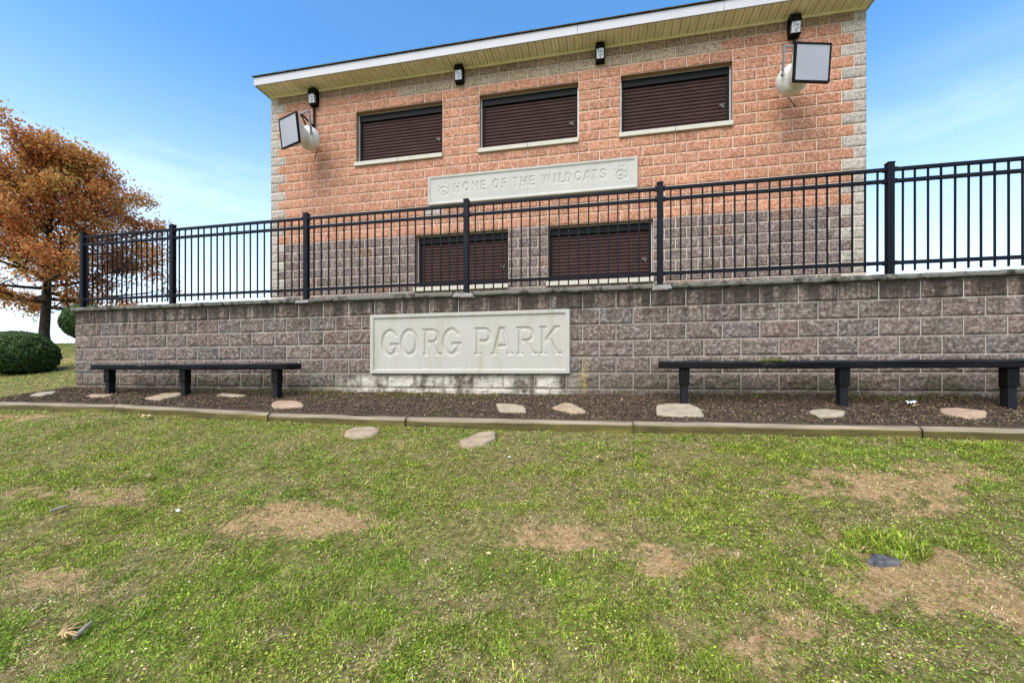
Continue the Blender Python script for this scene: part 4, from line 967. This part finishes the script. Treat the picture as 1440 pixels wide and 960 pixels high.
tag(mb.build('dry_frond', M['dry'], origin=(fs, fn, fz)), 'straw-coloured dead frond beside the stick in the bottom left corner', 'dead plant')

# ------------------------------------------------------------------ foliage helpers
def cards(P, size, col, mat, name, parent=None, label=None, elong=1.6, normal=None, origin=None):
    """bent leaf faces: P (n,3) centres"""
    n = len(P); d = rng.normal(size=(n, 3)); d /= np.linalg.norm(d, axis=1)[:, None]
    if normal is not None: d = d * .8 + normal; d /= np.linalg.norm(d, axis=1)[:, None]
    t = rng.normal(size=(n, 3)); t -= (t * d).sum(1)[:, None] * d; t /= np.linalg.norm(t, axis=1)[:, None]; b = np.cross(d, t)
    L_ = (size * rng.uniform(.7, 1.3, n))[:, None]; W_ = L_ / elong
    V = np.stack([P - t * L_ * .5, P + b * W_ * .5 + d * L_ * .08, P + t * L_ * .5, P - b * W_ * .5 + d * L_ * .08], 1)
    i = np.arange(n)[:, None] * 4; F_ = np.concatenate([i + [0, 1, 2], i + [0, 2, 3]])
    return mesh_np(name, V.reshape(-1, 3), [F_], mat, parent=parent, col=np.repeat(col, 4, 0), origin=origin)

# ------------------------------------------------------------------ oak in autumn colour
def pt_at(px, py, d):
    u = (px - 720) / FPX; X = u * d; return np.array([X * CT - d * ST, X * ST + d * CT, ZC + (HOR - py) / FPX * d])
D_T = 18.0
tb = pt_at(57.5, 478, D_T); tb[2] = float(ground(tb[0], tb[1])) - .15
tree = empty('oak_tree', tuple(tb), 'large oak with rust and orange autumn leaves left of the building', 'tree')
ZTOP = ZC + (HOR - 230) / FPX * D_T; ZLOW = ZC + (HOR - 455) / FPX * D_T
def env(z):   # crown radius against height, from the outline in the photo
    yy = HOR - (z - ZC) * FPX / D_T
    return np.interp(yy, [160, 175, 210, 260, 300, 340, 380, 420, 450, 470], [.7, 1.3, 1.8, 2.3, 2.7, 3.2, 3.7, 4.1, 4.1, 2.8])
segs_, tips = [], []
R_ = random.Random(12)
def grow(p, d, ln, r, lvl):
    n = 5; pts = [p.copy()]; rr = [r]; dd = d.copy()
    for i in range(n):
        dd = (dd + Vector((R_.gauss(0, .13), R_.gauss(0, .13), R_.gauss(0, .09) + (.04 if lvl else 0)))).normalized()
        p = p + dd * ln / n; pts.append(p.copy()); rr.append(r * (1 - .75 * (i + 1) / n))
    segs_.append((pts, rr, lvl))
    if lvl >= 3: tips.extend(pts[1:]); return
    if lvl == 2: tips.extend(pts[2:])
    k = {0: 0, 1: 7, 2: 5}[lvl]
    for i in range(k):
        f_ = .22 + .78 * (i + R_.random() * .6) / k; q = f_ * n; j = min(int(q), n - 1); bp = pts[j].lerp(pts[j + 1], q - j)
        ax = Vector((R_.gauss(0, 1), R_.gauss(0, 1), R_.gauss(0, .55))).normalized(); nd = (dd * .75 + ax * .75).normalized()
        grow(bp, nd, ln * (.42 if lvl == 1 else .46) * R_.uniform(.7, 1.2) * (1.1 - .5 * f_ * (lvl == 1)), rr[j] * .5, lvl + 1)
tv = Vector(tb); trunk = []; tr = []
for i in range(13):
    f_ = i / 12; trunk.append(tv + Vector((.10 * math.sin(f_ * 5) + 1.3 * f_ * f_, .08 * math.sin(f_ * 4 + 1), (ZTOP - .3 - tb[2]) * f_))); tr.append(  .17 * (1 - f_) ** .8 + .015 + (.09 if i == 0 else 0))
z0 = ZC + (HOR - 432) / FPX * D_T
for k in range(52):
    f_ = (k + R_.random() * .5) / 52; z = z0 + (ZTOP - .5 - z0) * f_; az = k * 2.39996 + R_.uniform(-.3, .3); fr = (z - tb[2]) / (ZTOP - .3 - tb[2])
    j = min(int(fr * 12), 11); bp = trunk[j].lerp(trunk[j + 1], fr * 12 - j)
    up = -0.12 + 1.15 * f_ ; d = Vector((math.cos(az), math.sin(az), up)).normalized()
    ln = float(env(z + .9 * up)) * R_.uniform(.80, 1.06) / max(.35, math.hypot(d.x, d.y)) * (.95 if f_ < .8 else .62)
    ln *= 1 + .20 * (d.x * CT + d.y * ST) * (1.2 if f_ > .5 else .5)
    grow(bp, d, min(ln, 5.2), .085 * (1 - f_ * .65), 1)
mb = MB(); mb.tube(trunk, tr, 14); mb.build('trunk', M['bark'], tree, smooth=True)
mb = MB()
for pts, rr, lvl in segs_: mb.tube(pts, rr, {1: 7, 2: 5, 3: 3}[lvl], caps=False)
mb.build('branches', M['bark'], tree, smooth=True)
T_ = np.array([tuple(t) for t in tips]); print('tips', len(T_))
PER = 13
base = np.repeat(T_, PER, 0); spread = rng.normal(0, 1, base.shape) * [.20, .20, .15]
Pl = base + spread
clump = fbm(T_[:, 0] * .9 + T_[:, 2] * .5, T_[:, 1] * .9 - T_[:, 2] * .8, 3, 90)
keepT = (fbm(T_[:, 0] * 1.5 + 3, T_[:, 2] * 1.5 + T_[:, 1], 2, 91) > .455)
keep = np.repeat(keepT, PER) & (rng.random(len(Pl)) < .95)
lowz = Pl[:, 2] < ZC + (HOR - 462) / FPX * D_T + rng.normal(0, .15, len(Pl)); keep &= ~lowz
pal = np.array([(.66, .27, .075), (.54, .17, .06), (.44, .115, .055), (.70, .36, .10), (.46, .35, .085), (.32, .29, .08), (.58, .24, .14)])
w0 = np.array([.28, .22, .14, .16, .09, .04, .07]); ci = rng.choice(7, len(T_), p=w0)
ci = np.where(clump > .60, rng.choice([3, 4, 5, 0], len(T_)), ci)
cT = pal[ci]; cL = np.repeat(cT, PER, 0) * .6 + pal[rng.choice(7, len(Pl), p=w0)] * .4
cL *= rng.uniform(.65, 1.3, len(Pl))[:, None]
Pl = Pl[keep]; cL = cL[keep]; print('leaves', len(Pl))
cards(Pl, .105, cL, M['leaf'], 'crown', tree, elong=1.35)

# ------------------------------------------------------------------ clipped bushes
def bush(loc, rx, ry, rz, cz, n, label, name, seed, top_yellow=0.0, stem=False):
    t = empty(name, tuple(loc), label, 'bush'); c = np.array(loc) + [0, 0, cz]
    d = rng.normal(size=(n, 3)); d /= np.linalg.norm(d, axis=1)[:, None]
    lon = np.arctan2(d[:, 1], d[:, 0]); bump = 1 + .10 * (fbm(lon * 3 + 20, d[:, 2] * 4, 3, seed) - .5) + .07 * (fbm(lon * 11 + 40, d[:, 2] * 11, 2, seed + 1) - .5)
    r = bump * (1 - np.abs(rng.normal(0, .055, n))); P_ = c + d * r[:, None] * [rx, ry, rz]
    P_[:, 2] = np.maximum(P_[:, 2], loc[2] + .03 + rng.random(n) * .1)
    base = np.array([(.030, .065, .014), (.045, .095, .018), (.022, .048, .014), (.075, .135, .025)])[rng.choice(4, n, p=[.4, .3, .2, .1])]
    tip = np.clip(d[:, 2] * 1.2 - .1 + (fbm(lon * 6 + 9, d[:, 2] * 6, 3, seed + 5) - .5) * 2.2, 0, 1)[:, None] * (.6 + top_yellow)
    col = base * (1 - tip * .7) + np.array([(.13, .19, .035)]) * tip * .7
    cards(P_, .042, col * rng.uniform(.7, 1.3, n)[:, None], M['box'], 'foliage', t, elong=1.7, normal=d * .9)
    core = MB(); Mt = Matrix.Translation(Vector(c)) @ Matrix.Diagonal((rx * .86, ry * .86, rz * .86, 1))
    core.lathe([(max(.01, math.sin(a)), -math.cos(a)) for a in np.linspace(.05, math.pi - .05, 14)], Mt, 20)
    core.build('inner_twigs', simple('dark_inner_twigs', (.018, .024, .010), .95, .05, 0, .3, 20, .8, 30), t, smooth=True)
    if stem: mb = MB(); mb.tube([Vector(loc) - Vector((0, 0, .3)), Vector(loc) + Vector((0, 0, cz))], [.05, .035], 8); mb.build('stem', M['bark'], t)
bs_, bn_, bz_ = hit(30, 531)
bc = pt_at(27, 498, 9.0); gz = float(ground(bc[0], bc[1])); print('bush', bc, gz)
bush((bc[0], bc[1], gz), .58, .62, .50, ZC + (HOR - 499) / FPX * 9.0 - gz, 30000, 'large dark green rounded bush at the left edge in front of the oak', 'boxwood_bush', 3)
D2 = 13.0; b2 = pt_at(121, 453, D2); gz2 = float(ground(b2[0], b2[1]))
bush((b2[0], b2[1], gz2), .55, .60, .54, b2[2] - gz2, 22000, 'rounded green bush peeking out behind the left end of the retaining wall', 'boxwood_bush', 8, .4, stem=True)

# ------------------------------------------------------------------ grass, thatch and mulch chips
def in_stones(s, n):
    r = np.zeros(len(s), bool)
    for P2 in stone_poly:
        c = P2.mean(0); Q = c + (P2 - c) * 1.0; ins = np.zeros(len(s), bool)
        for (x0, y0), (x1, y1) in zip(Q, np.roll(Q, -1, 0)):
            cnd = ((y0 > n) != (y1 > n)); xx = (x1 - x0) * (n - y0) / (y1 - y0 + 1e-12) + x0; ins ^= cnd & (s < xx)
        r |= ins
    return r
def sample(nb, d0, d1, margin=1.2, ulim=1.28):
    d = rng.uniform(d0, d1, nb * 3); X = rng.uniform(-1, 1, nb * 3) * (ulim * d1 + margin); ok = np.abs(X) < ulim * d + margin
    d = d[ok][:nb]; X = X[ok][:nb]; return X * CT - d * ST, X * ST + d * CT, d
def blades(s, n, hgt, wid, lay, col, z=None, seg3=True):
    k = len(s); z = ground(s, n) if z is None else z
    az = rng.uniform(0, 2 * np.pi, k); dx, dy = np.cos(az), np.sin(az)
    tw = az + np.pi / 2 + rng.normal(0, .5, k); wx, wy = np.cos(tw) * wid / 2, np.sin(tw) * wid / 2
    el = np.clip(lay, .05, 1.5)        # elevation angle of the blade
    h1, r1 = np.sin(el) * hgt * .55, np.cos(el) * hgt * .55; el2 = el - rng.uniform(.3, 1.0, k)
    h2, r2 = h1 + np.sin(el2) * hgt * .45, r1 + np.cos(el2) * hgt * .45; h2 = np.maximum(h2, .004)
    b = np.stack([s, n, z - .004], -1); V = np.zeros((k, 5, 3))
    V[:, 0] = b + np.stack([wx * .7, wy * .7, 0 * wx], -1); V[:, 1] = b - np.stack([wx * .7, wy * .7, 0 * wx], -1)
    m = b + np.stack([dx * r1, dy * r1, h1], -1); V[:, 2] = m + np.stack([wx, wy, 0 * wx], -1); V[:, 3] = m - np.stack([wx, wy, 0 * wx], -1)
    V[:, 4] = b + np.stack([dx * r2, dy * r2, h2], -1)
    i = np.arange(k)[:, None] * 5
    return V.reshape(-1, 3), np.concatenate([i + [0, 1, 3], i + [0, 3, 2], i + [2, 3, 4]]), np.repeat(col, 5, 0)
GP = np.array([(.22, .33, .026), (.32, .43, .040), (.125, .225, .022), (.46, .47, .10), (.20, .36, .048)])
TP = np.array([(.56, .44, .21), (.45, .33, .15), (.32, .21, .09), (.64, .54, .31)])
def gcolor(s, n, green):
    k = len(s); g = GP[rng.choice(5, k, p=[.32, .26, .18, .14, .10])]; t = TP[rng.choice(4, k)]
    lush = np.clip((fbm(s * .9 + 4, n * .9, 3, 61) - .35) * 2.6, 0, 1)[:, None]
    g = g * (1.0 - .10 * lush) + np.array([(.03, -.01, .0)]) * (1 - lush)
    mott = (.72 + .56 * np.clip((fbm(s * 17, n * 17, 2, 63) - .2) * 1.6, 0, 1))[:, None]
    return np.where(green[:, None], g, t) * rng.uniform(.7, 1.35, k)[:, None] * mott
BV, BF, BC = [], [], []
def push(v, f, c):
    BF.append(f + sum(len(x) for x in BV)); BV.append(v); BC.append(c)
for nb, d0, d1, hg, wd in ((380000, 1.2, 2.4, .026, .0034), (400000, 2.4, 3.8, .026, .0046), (400000, 3.8, 6.6, .028, .0066), (30000, 6.6, 10, .05, .010), (26000, 10, 22, .07, .02)):
    s, n, d = sample(nb, d0, d1)
    if d0 >= 6.6:
        s = rng.uniform(-30 if d0 > 9 else -16, S_END + .02, nb); n = rng.uniform(5.2 if d0 < 9 else 8, 9 if d0 < 9 else 20, nb)
    inbed = (n > NT - .01) & (n < NW + .05) & (s > S_END - .3); outl = (n > NW) & (s > S_END)
    ontim = (n > NT - .01) & (n < NT + .13)
    br_ = bare(s, n); cl = fbm(s * 5, n * 5, 3, 51); cl2 = fbm(s * 1.4 + 7, n * 1.4, 3, 55)
    ok = ~inbed & ~outl & ~ontim & ~in_stones(s, n) & (rng.random(len(s)) > br_ * .66) & (rng.random(len(s)) < np.clip((fbm(s * 14, n * 14, 2, 57) - .25) * 2.4 + .3, .25, 1))
    s, n, br_, cl, cl2 = s[ok], n[ok], br_[ok], cl[ok], cl2[ok]
    fs_ = fbm(s * 9 + 3, n * 9, 3, 58); pg = np.clip(.63 + (cl2 - .5) * 1.5 + (cl - .5) * 1.2 + (fs_ - .5) * 2.6 - br_ * 1.3, .06, .98); green = rng.random(len(s)) < pg
    tall = np.clip(.85 + (cl - .45) * 1.4, .7, 1.35); hh = hg * tall * rng.uniform(.6, 1.4, len(s)) * np.where(green, 1, 1.1)
    lay = np.where(green, rng.normal(.62, .38, len(s)), rng.normal(.35, .28, len(s)))
    push(*blades(s, n, hh, wd * rng.uniform(.7, 1.4, len(s)), lay, gcolor(s, n, green)))
# taller fringe against the timbers and the wall end, tufts
def tuft(px, py, rad, k, hg, wd, palette=None):
    s0, n0, z0 = hit(px, py); a = rng.uniform(0, 2 * np.pi, k); r = rad * np.sqrt(rng.random(k)); s = s0 + r * np.cos(a) * 1.5; n = n0 + r * np.sin(a)
    c = gcolor(s, n, rng.random(k) < .9)
    push(*blades(s, n, hg * rng.uniform(.6, 1.3, k), wd * rng.uniform(.7, 1.3, k), rng.normal(.85, .35, k), c))
k = 7000; s = rng.uniform(-9.5, 5.5, k); n = NT - np.abs(rng.normal(0, .05, k)) - .01; ok = fbm(s * 2.3, s * 0, 3, 8) > .50; s, n = s[ok], n[ok]; green = rng.random(len(s)) < .62
push(*blades(s, n, .040 * rng.uniform(.6, 1.4, len(s)), np.full(len(s), .006), rng.normal(.9, .35, len(s)), gcolor(s, n, green)))
tuft(1247, 768, .13, 1100, .065, .006); tuft(1235, 762, .08, 300, .075, .006)
for q in [(560, 700, .3, 1500), (520, 770, .22, 900), (840, 805, .2, 700), (1180, 640, .35, 1300), (640, 940, .2, 900), (1090, 830, .22, 800), (930, 835, .1, 400), (460, 830, .2, 700), (950, 690, .25, 900), (220, 640, .3, 900), (1400, 660, .25, 900), (1150, 790, .15, 600), (905, 950, .15, 600)]:
    tuft(q[0], q[1], q[2], int(q[3] * .8), .036, .005)
# weeds and moss along the foot of the wall and in the bed
k = 22000; s = rng.uniform(S_END, 6, k); n = NW - .03 - np.abs(rng.normal(0, .11, k)); ok = (fbm(s * 1.8 + 2, n * 3, 3, 14) > .44) & (n > NT + .15); s, n = s[ok], n[ok]
push(*blades(s, n, .03 * rng.uniform(.5, 1.5, len(s)), np.full(len(s), .007), rng.normal(.5, .35, len(s)), gcolor(s, n, rng.random(len(s)) < .75) * .75, z=bedz(s, n)))
k = 20000; s = rng.uniform(S_END, 6, k); n = rng.uniform(NT + .12, NW - .05, k); ok = (fbm(s * 2.2 + 12, n * 3.2, 3, 15) > .45 + .06 * (np.abs(s + 1.2) > 2.2)); s, n = s[ok], n[ok]
push(*blades(s, n, .028 * rng.uniform(.5, 1.5, len(s)), np.full(len(s), .006), rng.normal(.4, .3, len(s)), gcolor(s, n, rng.random(len(s)) < .5), z=bedz(s, n)))
o = mesh_np('lawn_grass', np.concatenate(BV), [np.concatenate(BF)], M['grass'], col=np.concatenate(BC)); tag(o, 'patchy green and straw lawn grass', 'grass', kind='stuff')
print('blades', sum(len(x) for x in BV) // 5)
# broad-leaved weeds in the lawn (clover, plantain)
k = 260000; s, n, d = sample(k, 1.3, 6.0); cl = fbm(s * 2.6 + 31, n * 2.6, 3, 71); ok = (cl + rng.normal(0, .12, len(s)) > .52) & (n < NT - .03) & (bare(s, n) < .4); s, n = s[ok], n[ok]
P_ = np.stack([s, n, ground(s, n) + rng.uniform(.004, .026, len(s))], -1)
o = cards(P_, .0125, gcolor(s, n, rng.random(len(s)) < .8), M['grass'], 'lawn_weeds', elong=1.3, normal=np.array([[0, 0, 1.6]])); tag(o, 'low broad-leaved weeds growing through the lawn', 'weeds', kind='stuff')
k = 42000; s = rng.uniform(S_END - .15, 6.5, k); n = rng.uniform(NT + .12, NW - .02, k); ok = ~in_stones(s, n); s, n = s[ok], n[ok]
P_ = np.stack([s, n, bedz(s, n) + rng.uniform(.002, .016, len(s))], -1)
mc = np.array([(.115, .072, .044), (.17, .115, .072), (.070, .045, .030), (.25, .18, .11), (.36, .27, .17)])[rng.choice(5, len(s), p=[.34, .28, .22, .12, .04])]
o = cards(P_, .030, mc, M['chip'], 'mulch_chips', elong=3.6, normal=np.array([[0, 0, 1.1]])); tag(o, 'brown shredded bark chips covering the bed', 'mulch', kind='stuff')

def litter(k, s, n, zf_, name, label):
    P_ = np.stack([s, n, zf_(s, n) + .02 + rng.uniform(0, .012, k)], -1)
    c = np.array([(.42, .20, .08), (.34, .13, .06), (.52, .34, .15), (.24, .12, .06), (.40, .24, .10)])[rng.choice(5, k)] * rng.uniform(.7, 1.2, k)[:, None]
    o = cards(P_, .032, c, M['chip'], name, elong=1.7, normal=np.array([[0, 0, 2.0]])); tag(o, label, 'leaves', kind='stuff')
k = 190; s = rng.uniform(S_END, 6, k); n = NT + .12 + rng.beta(1.3, 1.0, k) * (NW - NT - .18); litter(k, s, n, bedz, 'leaf_litter', 'dry brown leaf litter scattered over the mulch bed')
k = 60; s, n, d = sample(k, 1.9, 5.5); ok = n < NT - .05; litter(int(ok.sum()), s[ok], n[ok], ground, 'lawn_leaf_litter', 'scattered dry leaf bits in the lawn grass')
